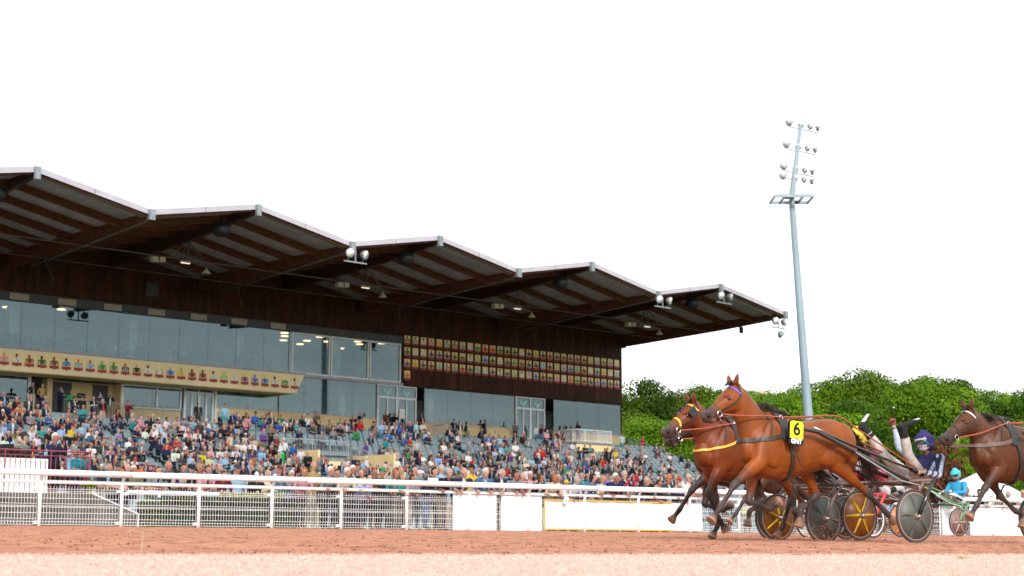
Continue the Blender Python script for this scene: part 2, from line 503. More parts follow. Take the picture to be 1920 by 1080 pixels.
# a dry stalk at the left and a weed tuft at the right edge of the gravel
b = MB(); t_, z_ = px_on_n(262, 1043, 7.4)
b.tube([(t_, 7.4, z_-.01), (t_+.012, 7.4, z_+.07), (t_+.01, 7.4, z_+.125)], [.002, .003, .001], paint((.35, .33, .2)), 5)
b.build('grass_stalk', label='single dry grass stalk standing at the edge of the gravel', cat='grass stalk').rotation_euler = (0, 0, TR)
b = MB(); t_, z_ = px_on_n(1808, 1046, 6.6)
for i in range(26):
    a = rng.uniform(0, 6.28); l = rng.uniform(.03, .07)
    b.tube([(t_+rng.uniform(-.03,.03), 6.6+rng.uniform(-.03,.03), gz(6.6)), (t_+math.cos(a)*l, 6.6+math.sin(a)*l, gz(6.6)+rng.uniform(.008,.03))], [.003, .001], paint((.28, .32, .10)), 4)
b.build('weed_tuft', label='small green weed tuft flat on the pink gravel', cat='weed').rotation_euler = (0, 0, TR)

# ------------------------------------------------------------------ wooded hillside
hv = []; hf = []
HX = list(range(-160, 421, 10)); HY = list(range(118, 520, 12))
def hill_z(x, y): return .3 + max(0, (y - 128))*.126*(1 - .0009*max(0, y-128)) + .9*math.sin(x*.05)*min(1, (y-118)/60) + .6*math.sin(y*.07 + x*.03)*min(1, (y-118)/60)
for y in HY:
    for x in HX: hv.append((x, y, hill_z(x, y) if y > 118 else -.5))
W_ = len(HX)
for j in range(len(HY)-1):
    for i in range(W_-1): hf.append((j*W_+i, j*W_+i+1, (j+1)*W_+i+1, (j+1)*W_+i))
M['hill'] = MAT('hillside_undergrowth', (.010, .024, .005), (.025, .045, .009), rough=.95, scale=.4, bump=.5, bscale=3)
me = bpy.data.meshes.new('hillside'); me.from_pydata(hv, [], hf); me.materials.append(M['hill']); me.update()
put(me, 'hillside', kind='structure')

def LEAF(name, c1, c2, nscale=.5):
    m = bpy.data.materials.new(name); m.use_nodes = True
    t = m.node_tree; p = t.nodes['Principled BSDF']; o = t.nodes['Material Output']
    co = t.nodes.new('ShaderNodeTexCoord'); n = t.nodes.new('ShaderNodeTexNoise'); n.inputs['Scale'].default_value = nscale; n.inputs['Detail'].default_value = 3
    link(t, co.outputs['Object'], n.inputs['Vector'])
    r = t.nodes.new('ShaderNodeValToRGB'); r.color_ramp.elements[0].color = (*c1, 1); r.color_ramp.elements[1].color = (*c2, 1)
    r.color_ramp.elements[0].position = .32; r.color_ramp.elements[1].position = .68
    link(t, n.outputs['Fac'], r.inputs[0])
    oi = t.nodes.new('ShaderNodeObjectInfo')
    hs = t.nodes.new('ShaderNodeHueSaturation')
    mr = t.nodes.new('ShaderNodeMapRange'); mr.inputs['To Min'].default_value = .496; mr.inputs['To Max'].default_value = .512
    mv = t.nodes.new('ShaderNodeMapRange'); mv.inputs['To Min'].default_value = .62; mv.inputs['To Max'].default_value = 1.45
    link(t, oi.outputs['Random'], mr.inputs[0]); link(t, oi.outputs['Random'], mv.inputs[0])
    link(t, mr.outputs[0], hs.inputs['Hue']); link(t, mv.outputs[0], hs.inputs['Value']); link(t, r.outputs[0], hs.inputs['Color'])
    link(t, hs.outputs[0], p.inputs['Base Color']); p.inputs['Roughness'].default_value = .55; p.inputs['Specular IOR Level'].default_value = .08
    tl = t.nodes.new('ShaderNodeBsdfTranslucent'); link(t, hs.outputs[0], tl.inputs[0])
    mx = t.nodes.new('ShaderNodeMixShader'); mx.inputs[0].default_value = .22
    link(t, p.outputs[0], mx.inputs[1]); link(t, tl.outputs[0], mx.inputs[2]); link(t, mx.outputs[0], o.inputs[0])
    return m
M['leaf'] = LEAF('tree_leaves', (.045, .105, .004), (.125, .205, .006))
M['leafdark'] = LEAF('dark_tree_leaves', (.022, .068, .004), (.07, .14, .005))
M['hedge'] = LEAF('hedge_leaves', (.020, .040, .008), (.05, .085, .014), 3)
M['flowery'] = LEAF('yellow_green_shrub_leaves', (.10, .16, .008), (.34, .32, .012), 6)
M['beech'] = LEAF('copper_beech_leaves', (.05, .012, .010), (.12, .028, .020), 2)
M['bark'] = MAT('tree_bark', (.05, .038, .028), (.09, .07, .05), rough=.9, scale=3, bump=.5)
def leaves_mesh(name, lobes, per, size, mat, seed, squash=.8):
    """leaf clumps: small bent quads spread over and just inside a set of overlapping lobes"""
    r = np.random.RandomState(seed); C = []; Nn = []
    for (x, y, z, q) in lobes:
        k = int(per*q*q)
        d = r.normal(size=(k, 3)); d /= np.linalg.norm(d, axis=1)[:, None]
        rad = q*(1.06 - .38*r.rand(k)**2.2)[:, None]*(1 + .10*np.sin(d*9 + x))[:, :1]
        C.append(np.array([x, y, z]) + d*rad*np.array([1, 1, squash])); Nn.append(d)
    C = np.concatenate(C); Nn = np.concatenate(Nn); n = len(C)
    Nn = Nn + r.normal(size=(n, 3))*.34 + np.array([0, 0, .1]); Nn /= np.linalg.norm(Nn, axis=1)[:, None]
    A = np.cross(Nn, r.normal(size=(n, 3))); A /= np.linalg.norm(A, axis=1)[:, None] + 1e-9
    B = np.cross(Nn, A); s_ = (size*(.6 + .8*r.rand(n)))[:, None]
    V = np.stack([C - A*s_ - B*s_*.55, C + A*s_*.9 - B*s_*.7, C + A*s_ + B*s_*.6 + Nn*s_*.25, C - A*s_*.8 + B*s_*.7], 1).reshape(-1, 3)
    F = np.arange(n*4).reshape(n, 4)
    me = bpy.data.meshes.new(name); me.from_pydata(V.tolist(), [], F.tolist()); me.materials.append(mat); me.update()
    return me
def crown_lobes(r, rad, h, n):
    L = [(0, 0, h*.42, rad*.55)]
    for i in range(n):
        a = r.uniform(0, 6.28); e = r.uniform(-.25, 1.)
        q = rad*r.uniform(.24, .42)
        c = math.sqrt(max(0, 1 - min(1, abs(e))**2))
        L.append((math.cos(a)*c*(rad-q*.6), math.sin(a)*c*(rad-q*.6), h*.5 + e*(h*.5-q*.3), q))
    return L
CROWNS = []
for i in range(7):
    r = random.Random(50+i); rad = [5.2, 6.2, 4.4, 5.6, 6.6, 4.9, 5.5][i]; h = [8.2, 8.8, 8.6, 7.4, 9.2, 9.6, 7.8][i]
    CROWNS.append((leaves_mesh('crown', crown_lobes(r, rad, h, 34), 120, .115, M['leafdark' if i in (2, 5) else 'leaf'], 70+i), rad, h))
tm = MB()
tm.tube([(0, 0, -1), (.1, .05, 2.2), (.05, 0, 5), (.1, 0, 8)], [.34, .27, .2, .08], M['bark'], 8)
for i in range(7):
    a = i*.95; z = 2.6 + i*.55
    tm.tube([(0, 0, z), (math.cos(a)*1.2, math.sin(a)*1.2, z+1.1), (math.cos(a)*2.8, math.sin(a)*2.8, z+2.3)], [.13, .09, .03], M['bark'], 5)
TRUNK = tm.mesh('trunk', True)
ORD = ['first','second','third','fourth','fifth','sixth','seventh','eighth','ninth','tenth','eleventh','twelfth','thirteenth','fourteenth','fifteenth','sixteenth','seventeenth','eighteenth','nineteenth','twentieth']
def ordn(i): return ORD[i] if i < len(ORD) else '%dth' % (i+1)
tone = ['mid green', 'bright green', 'dark green', 'mid green', 'bright green', 'dark green', 'mid green']
for ri, (Y, n, x0, x1, sc, rn) in enumerate([(146, 10, 8, 52, .80, 'lowest'), (170, 12, 8, 60, .92, 'second lowest'), (196, 14, 7, 74, 1., 'middle'), (224, 14, 8, 86, 1.02, 'second highest'), (250, 17, 8, 100, 1.04, 'highest')]):
    r = random.Random(300+ri)
    for i in range(n):
        x = x0 + (x1-x0)*(i + r.uniform(-.22, .22))/(n-1); y = Y + r.uniform(-11, 11)
        ci = r.randrange(7); me, rad, h = CROWNS[ci]; s_ = sc*r.uniform(.84, 1.06)*.92
        o = root('tree', (x, y, hill_z(x, y) - .6), r.uniform(0, 6.28), '%s tree, %s from left in the %s row on the wooded hill' % (tone[ci], ordn(i), rn), 'tree', 'trees of the wooded hillside')
        o.scale = (s_*r.uniform(.92, 1.12), s_*r.uniform(.92, 1.12), s_*r.uniform(.84, 1.22)*(.86 if x < 24 else 1))
        put(me, 'crown', o, (0, 0, 2.3)); put(TRUNK, 'trunk', o)
# undergrowth filling the slope between trunks
r = random.Random(4); L = []
for i in range(420):
    x = r.uniform(4, 100); y = r.uniform(132, 250); L.append((x, y, hill_z(x, y)+.5, r.uniform(1.2, 2.3)))
put(leaves_mesh('undergrowth', L, 50, .2, M['leafdark'], 9), 'undergrowth', kind='stuff', label='dark leafy undergrowth between the trees of the hillside', cat='undergrowth')
# copper beech and the bright bushes by the stand
o = root('copper_beech', (23.9, 92, .66), 0, 'dark purple-red leafy tree behind the navy-helmeted driver', 'tree')
put(leaves_mesh('crown', [(0,0,3.1,1.5),(.3,0,4.5,1.05),(-.5,.2,2.3,1.3),(.7,0,2.2,1.25),(0,0,5.1,.6),(-1.,0,1.2,1.1),(1.1,0,1.1,1.1)], 330, .09, M['beech'], 3, 1.), 'crown', o)
b = MB(); b.tube([(0,0,0),(0,0,4)], [.14,.05], M['bark'], 6); b.build('trunk', o)
r = random.Random(12); L = []
for i in range(120):
    px = r.uniform(1290, 1660); Y = r.uniform(132, 142); x = (px-960)/3120*Y
    L.append((x, Y, .66 + r.uniform(1.5, 7.6 - max(0, (px-1300))*.016), r.uniform(.6, 1.2)))
put(leaves_mesh('bushes', L, 130, .08, M['leaf'], 15), 'bushes', kind='stuff', label='bright green bushes growing beyond the end of the grandstand seats', cat='bushes')

# ------------------------------------------------------------------ floodlight mast
mr_ = root('floodlight_mast', (20.25, 110, .66), 0., 'tall pale grey floodlight mast with platform and three lamp bars before the wood', 'floodlight mast')
b = MB(); H_ = 28.6
OX = lambda z: -1.12*z/23.4 if z <= 23.4 else -1.12 + .80*(z-23.4)/5.4      # the mast leans, its head the other way
b.tube([(OX(-.6),0,-.6), (OX(8),0,8), (OX(23.2),0,23.2), (OX(23.6),0,23.6), (OX(H_),0,H_)], [.37, .31, .20, .19, .11], M['mast'], 14); b.build('pole', mr_, True)
b = MB()       # platform frame with open grating bays
for y in (-1.1, 1.1): b.box((-1.35, y-.05, 23.25), (1.35, y+.05, 23.45), M['mast'])
for x in (-1.3, -.62, 0, .62, 1.3): b.box((x-.045, -1.05, 23.26), (x+.045, 1.05, 23.43), M['mast'])
b.box((-.62, -1.05, 23.3), (-.05, -.3, 23.36), M['steel']); b.box((.1, .3, 23.3), (.6, 1.05, 23.36), M['steel'])
b.build('platform', mr_).location.x = -1.12
b = MB()
for x in (-1.3, 0, 1.3):
    for y in (-1.1, 1.1): b.cyl((x, y, 23.44), (x, y, 24.55), .009, M['mast'], 5)
for y in (-1.1, 1.1):
    for z in (24.0, 24.55): b.cyl((-1.3, y, z), (1.3, y, z), .008, M['mast'], 5)
for x in (-1.3, 1.3):
    for z in (24.0, 24.55): b.cyl((x, -1.1, z), (x, 1.1, z), .008, M['mast'], 5)
b.build('guard_rail', mr_).location.x = -1.10
b = MB(); b.box((-.32, -.05, 24.75), (.1, .05, 24.8), M['redpaint']); b.build('bracket', mr_).location.x = -1.0
lm = MB()      # one lamp: bell reflector, face, yoke; beam axis +x
lm.tube([(-.30,0,0), (-.18,0,0), (-.02,0,0), (.13,0,0)], [.07, .15, .25, .30], M['steel'], 12)
lm.cyl((.131,0,0), (.14,0,0), .285, M['lampglass'], 12)
lm.tube([(0, .27, .02), (-.02, .27, -.3), (-.02, -.27, -.3), (0, -.27, .02)], .02, M['steel'], 5, False)
LAMP = lm.mesh('floodlight', True)
for z in (28.3, 26.75, 24.75 + .0):
    zz_ = z if z != 24.75 else 25.2
    arm = MB(); arm.cyl((-.85, 0, 0), (1.45, 0, 0), .04, M['mast'], 8); ao = arm.build('crossbar', mr_); ao.location = (OX(zz_), 0, zz_); ao.rotation_euler = (0, R(6), R(20))
    for x, a in ((-.85, -150), (.05, -120), (.75, -60), (1.4, -35)):
        for dz in ((.34, -.34) if zz_ < 26 else (.34,)):
            l = put(LAMP, 'floodlight', ao, (x, 0, dz)); l.rotation_euler = (0, R(32 if x < .3 else 25), R(a)); q_ = .92 if x < -.5 else .74; l.scale = (q_, q_, q_)
b = MB()
for x in (-1.0, -.7, .8, 1.1):
    b.cyl((x-1.1, 0, 23.4), (x-.55, 0, 28.4), .008, M['mast'], 4)
b.build('cable', mr_)

# ------------------------------------------------------------------ white marquee
o = root('marquee', (21.5, 76, .66), R(35), 'white peaked marquee tent standing behind the rail crowd at the right', 'tent')
M['canvas'] = MAT('white_canvas', (.82, .84, .88), (.74, .77, .83), rough=.7, scale=.8)
b = MB(); q = 1.35
b.add([(-q,-q,2.1),(q,-q,2.1),(q,q,2.1),(-q,q,2.1),(-.55,-.55,2.75),(.55,-.55,2.75),(.55,.55,2.75),(-.55,.55,2.75),(0,0,3.1)], [(0,1,5,4),(1,2,6,5),(2,3,7,6),(3,0,4,7),(4,5,8),(5,6,8),(6,7,8),(7,4,8)], M['canvas']); b.build('roof', o, True)
b = MB()
b.box((-q,-q,1.85),(q,-q+.02,2.11),M['canvas']); b.box((-q,q-.02,1.85),(q,q,2.11),M['canvas']); b.box((-q,-q+.03,1.85),(-q+.02,q-.03,2.11),M['canvas']); b.box((q-.02,-q+.03,1.85),(q,q-.03,2.11),M['canvas'])
b.box((-q+.03, q-.06, 0), (q-.03, q-.04, 1.84), M['canvas']); b.build('valance', o)
for x in (-q+.1, q-.1):
    for y in (-q+.1, q-.1):
        b = MB(); b.box((x-.03, y-.03, 0), (x+.03, y+.03, 2.09), M['steel']); b.build('leg', o)
# ------------------------------------------------------------------ grandstand (local x = s, y = n, z)
GS = root('grandstand', SO, ST_ANG, 'long grandstand with zigzag white-edged roof, rust-brown cladding, glazed lounges and tiers of grey seats', 'grandstand')
S_END = 75.3
RIDGES = [6.85 + 13.66*k for k in range(6)]; VALLEYS = [-.8] + [13.75 + 13.66*k for k in range(5)]
def roofz(s):
    pts = sorted([(v, 18.5) for v in VALLEYS] + [(r_, 19.8) for r_ in RIDGES])
    for (a, za), (c, zc) in zip(pts, pts[1:]):
        if a <= s <= c: return za + (zc-za)*(s-a)/(c-a)
    return 18.5
ks = sorted(VALLEYS + RIDGES)
NE, NB = 16.7, -12.
def slope_sheet(s0, s1):
    """one roof slope: flat top, corrugated underside"""
    m = MB(); z0, z1 = roofz(s0), roofz(s1); n = int(abs(s1-s0)/.17); top = []; bot = []
    for i in range(n+1):
        f = i/n; s_ = s0 + (s1-s0)*f; z = z0 + (z1-z0)*f
        bot.append((s_, z - .12 - (.045 if (i//1) % 2 else 0)))
    for i in range(n):
        (a, za), (c, zc) = bot[i], bot[i+1]
        m.add([(a, NB, za), (c, NB, zc), (c, NE-.03, zc), (a, NE-.03, za)], [(0, 3, 2, 1)], M['sheet'])
    m.add([(s0, NB, z0-.02), (s1, NB, z1-.02), (s1, NE-.03, z1-.02), (s0, NE-.03, z0-.02)], [(0, 1, 2, 3)], M['sheet'])
    return m
for a, c in zip(ks, ks[1:]):
    slope_sheet(a+.01, c-.01).build('roof_sheet', GS)
    za, zc = roofz(a), roofz(c)
    f = MB()        # white fascia board along the eave, in two lengths with a joint
    for q in range(2):
        f0, f1 = (0, .497) if q == 0 else (.503, 1)
        s0, s1 = a + (c-a)*f0, a + (c-a)*f1; z0, z1 = za + (zc-za)*f0, za + (zc-za)*f1
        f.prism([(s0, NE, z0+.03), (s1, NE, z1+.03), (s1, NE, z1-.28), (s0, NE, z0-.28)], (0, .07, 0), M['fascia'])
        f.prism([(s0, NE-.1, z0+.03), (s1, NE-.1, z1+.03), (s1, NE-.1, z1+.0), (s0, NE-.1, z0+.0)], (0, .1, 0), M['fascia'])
    f.build('fascia', GS)
    for pi, pn in enumerate((16.45, 13.7, 10.9, 8.1, 5.3, 2.5)):
        p_ = MB(); d = .42 if pi else .22
        p_.prism([(a+.12, pn, za-.17), (c-.12, pn, zc-.17), (c-.12, pn, zc-.17-d), (a+.12, pn, za-.17-d)], (0, .15, 0), M['timber'])
        p_.build('purlin', GS)
    g_ = MB(); g_.prism([(a, -.3, 17.4), (c, -.3, 17.4), (c, -.3, zc-.18), (a, -.3, za-.18)], (0, .2, 0), M['timberdark']); g_.build('gable_board', GS)
def gut(s, zt, w, prof, name, mat):
    m = MB(); m.prism([(s-w/2, n, z) for n, z in prof] , (w, 0, 0), mat); return m.build(name, GS)
for v in VALLEYS:
    gut(v, 18.3, .24, [(16.6, 18.41), (16.6, 18.0), (11, 17.7), (.1, 17.32), (.1, 18.41)], 'valley_beam', M['timber'])
    m = MB(); m.box((v-.17, 16.78, 17.92), (v+.17, 17.0, 18.50), M['steel']); m.build('valley_bracket', GS)
    if v < 0: continue
    m = MB(); m.tube([(v, 16.62, 18.12), (v, 16.3, 17.93), (v, 9, 17.50), (v, 3.0, 17.16)], .075, M['pipe'], 8); m.build('drain_pipe', GS, True)
for r_ in RIDGES:
    gut(r_, 19.6, .26, [(16.4, 19.58), (16.4, 19.25), (11, 18.75), (.1, 18.2), (.1, 19.58)], 'ridge_beam', M['timberdark'])
    m = MB(); m.box((r_-.15, 16.78, 19.12), (r_+.15, 16.98, 19.78), M['steel']); m.build('ridge_bracket', GS)
    m = MB(); m.tube([(r_-.1, 16.2, 19.3), (r_-6.7, 16.2, 18.15)], .05, M['steel'], 6); m.build('eave_tube', GS)
    m = MB()        # hanging brace under the ridge
    for ds, dn_ in ((-1.2, 0), (0, -1.), (1.2, 0), (0, 1.)): m.tube([(r_, 9.5, 18.75), (r_+ds, 9.5+dn_, 17.55)], .035, M['pipe'], 5)
    m.tube([(r_, 9.5, 18.9), (r_, 9.5, 17.5)], .05, M['pipe'], 6); m.build('brace', GS)
m = MB(); m.cyl((-.2, 9.5, 17.62), (S_END, 9.5, 17.5), .042, M['pipe'], 8); m.build('long_tube', GS)
m = MB(); m.cyl((-.2, 4.5, 17.5), (S_END, 4.5, 17.45), .03, M['pipe'], 8); m.build('long_tube', GS)
for v in VALLEYS[1:]:
    m = MB(); m.tube([(v-.1, 4.5, 17.45), (v-2.4, 1.5, 16.5)], .03, M['pipe'], 6); m.build('stay_tube', GS)

# lamps and speakers hung from the roof (things of their own)
spk = MB(); spk.ball((0, 0, 0), (.55, .55, .42), M['black'], 12, 8); spk.cyl((0, 0, .3), (0, 0, .75), .05, M['black'], 6)
for k in range(4): spk.box((-.6+.3*k, -.08, .28), (-.45+.3*k, .08, .48), M['black'])
SPK = spk.mesh('speaker', True)
for k, r_ in enumerate(RIDGES[:5]):
    put(SPK, 'speaker', None, sw(r_+1.4, 15.2, 18.35), ST_ANG, 'round black loudspeaker under the %s roof gable from the right' % ordn(k), 'loudspeaker', 'loudspeakers under the roof gables')
fl = MB()
fl.tube([(0,-.22,0), (0,-.1,0), (0,.05,0), (0,.16,0)], [.10, .22, .28, .30], M['steel'], 14)
fl.cyl((0,.161,0), (0,.175,0), .275, M['lampglass'], 14)
fl.box((-.05, -.25, -.05), (.05, -.1, .05), M['black'])
FL = fl.mesh('lamp', True)
for (s_, z, ss, lab) in [(40.85, 17.75, 1., 'below the third roof valley from the right'), (13.4, 17.85, 1., 'below the roof valley just left of the last gable'), (6.6, 18.85, 1., 'below the rightmost roof gable'), (.2, 17.6, 1., 'at the right tip of the roof')]:
    o = root('floodlight_pair', sw(s_, 16.9, z), ST_ANG, 'pair of round floodlights %s' % lab, 'floodlight', 'floodlight pairs along the roof edge')
    m = MB(); m.box((-.85, -.04, -.52), (.85, .04, -.44), M['steel']); m.box((-.04, -.03, -.44), (.04, .03, .25), M['steel'])
    for x in (-.55, .55): m.box((x-.02, -.02, -.44), (x+.02, .02, -.2), M['steel'])
    m.build('bar', o)
    for x, a in ((-.55, 25), (.55, -5)):
        l = put(FL, 'lamp', o, (x, .1, .02)); l.rotation_euler = (R(-14), 0, R(a))
    if s_ < 1:
        l = put(FL, 'lamp', o, (-.2, .05, -.95)); l.rotation_euler = (R(-45), 0, R(60))
m = MB(); m.box((-.22, -.12, -.25), (.22, .12, .2), M['black']); m.cyl((0, 0, .2), (0, 0, .45), .04, M['black'], 6)
put(m.mesh('spot_lamp'), 'spot_lamp', None, sw(.1, 13.2, 17.35), ST_ANG+.5, 'small black spotlight hanging under the right edge of the roof', 'spotlight')
bell = MB(); bell.tube([(0,0,.42), (0,0,.28), (0,0,.15), (0,0,0)], [.03, .06, .17, .30], M['vent'], 12); bell.cyl((0,0,.42), (0,0,.6), .02, M['black'], 5)
BELL = bell.mesh('pendant_lamp', True)
bx_ = MB(); bx_.box((-.42, -.2, -.14), (-.06, .2, .14), M['vent']); bx_.box((.04, -.18, -.18), (.42, .18, .12), M['vent'])
BOX = bx_.mesh('junction_box')
tb = MB(); tb.box((-.35, -.09, .05), (.35, .09, .14), M['vent']); tb.box((-.3, -.05, .0), (.3, .05, .048), M['litwhite'])
TUBE = tb.mesh('tube_lamp')
for k, r_ in enumerate(RIDGES[:5]):
    w_ = ordn(k) + ' gable from the right'
    put(BELL, 'pendant_lamp', None, sw(r_-1.3, 9.5, 16.85), ST_ANG, 'beige bell-shaped pendant lamp below the %s' % w_, 'pendant lamp', 'bell lamps under the roof')
    put(BOX, 'junction_box', None, sw(r_+2.2, 9.7, 17.28), ST_ANG, 'pair of beige boxes fixed to the long tube below the %s' % w_, 'junction box', 'boxes on the long tube')
    put(TUBE, 'tube_lamp', None, sw(r_+.3, 9.7, 17.25), ST_ANG, 'short lit tube lamp on the long tube below the %s' % w_, 'lamp', 'tube lamps under the roof')

# cladding, panel by panel
def panel(s0, s1, z0, z1, n=0.0):
    m = MB(); m.box((s0+.008, n, z0), (s1-.008, n+.04, z1), M['corten']); m.build('cladding_panel', GS)
k = 0; s_ = 23.4
while s_ < S_END:
    panel(s_, min(s_+1.372, S_END), 16.02, 18.2, .02); s_ += 1.372
s_ = -.25
while s_ < 23.3:
    e = min(s_+1.391, 23.4); panel(s_, e, 12.47, 15.3, .02); panel(s_, e, 15.31, 18.2, .02); s_ += 1.391
m = MB(); m.box((44.2, .06, 16.75), (45.1, .09, 17.6), M['band']); m.build('access_hatch', GS)
# body of the building behind
m = MB()
m.box((-.25, -12, 12.45), (S_END, -.3, 12.3+.0), M['ceiling'])
m.box((-.25, -12, .66), (S_END, -11.7, 18.3), M['cream'])
m.box((-.25, -11.69, .66), (-.02, -.02, 18.2), M['corten'])
m.box((S_END-.2, -11.69, .66), (S_END, -.02, 18.2), M['corten'])
m.box((23.4, -11.6, 15.6), (S_END-.3, -.31, 15.7), M['ceiling'])
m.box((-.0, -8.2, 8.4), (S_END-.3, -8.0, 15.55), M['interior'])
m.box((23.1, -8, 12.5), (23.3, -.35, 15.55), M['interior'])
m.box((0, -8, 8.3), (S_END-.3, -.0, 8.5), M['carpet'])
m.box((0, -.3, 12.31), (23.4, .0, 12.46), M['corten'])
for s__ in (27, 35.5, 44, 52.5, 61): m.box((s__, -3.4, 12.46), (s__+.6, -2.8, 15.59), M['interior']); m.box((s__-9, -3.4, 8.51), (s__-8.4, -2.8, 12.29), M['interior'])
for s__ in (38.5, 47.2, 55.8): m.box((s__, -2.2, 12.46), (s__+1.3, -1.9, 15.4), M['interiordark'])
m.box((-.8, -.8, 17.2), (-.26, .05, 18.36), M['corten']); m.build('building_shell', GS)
# interior lamps that are lit
for (x, n_) in [(31.9,-3),(30.6,-5),(29.8,-1.6),(28.4,-6),(27.8,-3.4),(26.2,-1.8),(26.2,-5),(25.1,-3),(24.6,-6),(24.2,-1.5),(32.9,-1.6),(29.2,-4),(50,-2),(53,-3.5),(56,-2)]:
    m = MB(); m.cyl((x, n_, 15.58), (x, n_, 15.52), .28, M['lit'], 12); m.build('ceiling_lamp', GS)
# metal band and grilles above the lounge
m = MB(); m.box((23.4, .02, 15.42), (S_END, .06, 16.0), M['band']); m.build('metal_band', GS)
for k in range(10):
    s__ = 34.64 + 3.215*k; m = MB(); m.box((s__-.62, .07, 15.52), (s__+.62, .12, 15.90), M['vent'])
    for q in range(5): m.box((s__-.54, .121, 15.56+q*.065), (s__+.54, .135, 15.59+q*.065), paint((.30, .27, .2)))
    m.build('ventilation_grille', GS)
def pane(s0, s1, z0, z1, n=0., mat=None, name='glass_pane'):
    m = MB(); m.add([(s0+.01, n, z0), (s1-.01, n, z0), (s1-.01, n, z1), (s0+.01, n, z1)], [(3, 2, 1, 0)], mat or M['glass']); return m.build(name, GS)
def frame(s0, s1, z0, z1, n=0., t=.07, mat=None, d=.08, name='window_frame'):
    mat = mat or M['white']; m = MB()
    m.box((s0, n-d/2, z0), (s0+t, n+d, z1), mat); m.box((s1-t, n-d/2, z0), (s1, n+d, z1), mat)
    m.box((s0+t, n-d/2, z0), (s1-t, n+d-.004, z0+t), mat); m.box((s0+t, n-d/2, z1-t), (s1-t, n+d-.004, z1), mat); return m.build(name, GS)
# upper lounge glazing
for a, c in ((23.6, 26.5), (26.6, 30.0), (30.1, 33.4)):
    pane(a+.1, c-.1, 12.62, 15.32); frame(a, c, 12.52, 15.42, 0, .11)
m = MB(); m.box((23.4, .0, 12.30), (34.2, .16, 12.50), M['fascia']); m.build('sill', GS)
s_ = 33.5
while s_ < S_END - .3:
    e = min(s_+2.24, S_END-.3); pane(s_, e, 12.2, 15.41); s_ = e
m = MB(); m.box((33.4, -.05, 12.45), (33.62, .05, 15.4), paint((.42, .60, .65))); m.build('window_frame', GS)
# inside: balustrade of the lounge
m = MB()
for q in range(40):
    m.cyl((34.5+q, -1.4, 12.46), (34.5+q, -1.4, 13.35), .02, M['steel'], 5)
m.cyl((34, -1.4, 13.35), (S_END-1, -1.4, 13.35), .025, M['steel'], 6); m.cyl((34, -1.4, 12.95), (S_END-1, -1.4, 12.95), .012, M['steel'], 5); m.build('balustrade', GS)
m = MB(); m.box((33.9, -7.9, 12.46), (S_END-.4, -.3, 12.52), M['carpet'])
for q in range(3): m.box((34, -7.9, 12.52), (S_END-.4, -2.-q*1.6, 12.52+.3*(q+1)), M['carpet'])
m.build('lounge_tier', GS)
# balcony
BN = 2.0
m = MB(); m.prism([(33.65, BN, 12.2), (S_END, BN, 12.2), (S_END, BN, 11.0), (34.32, BN, 11.0)], (0, -.12, 0), M['creamlite'])
m.prism([(33.65, BN-.13, 12.2), (33.65, 0.17, 12.2), (34.32, 0.17, 11.0), (34.32, BN-.13, 11.0)], (.1, 0, .0), M['creamlite'])
m.build('balcony_front', GS)
m = MB(); m.box((34.45, .18, 10.85), (S_END, BN-.0, 10.98), M['cream']); m.box((33.8, .18, 12.0), (S_END, BN-.14, 12.1), M['ceiling']); m.build('balcony_floor', GS)
m = MB(); m.box((33.6, BN-.1, 12.23), (S_END, BN+.06, 12.33), M['fascia']); m.build('handrail', GS)
m = MB(); m.box((34.3, BN-.05, 10.9), (S_END, BN+.03, 10.995), M['creamlite']); m.build('trim', GS)

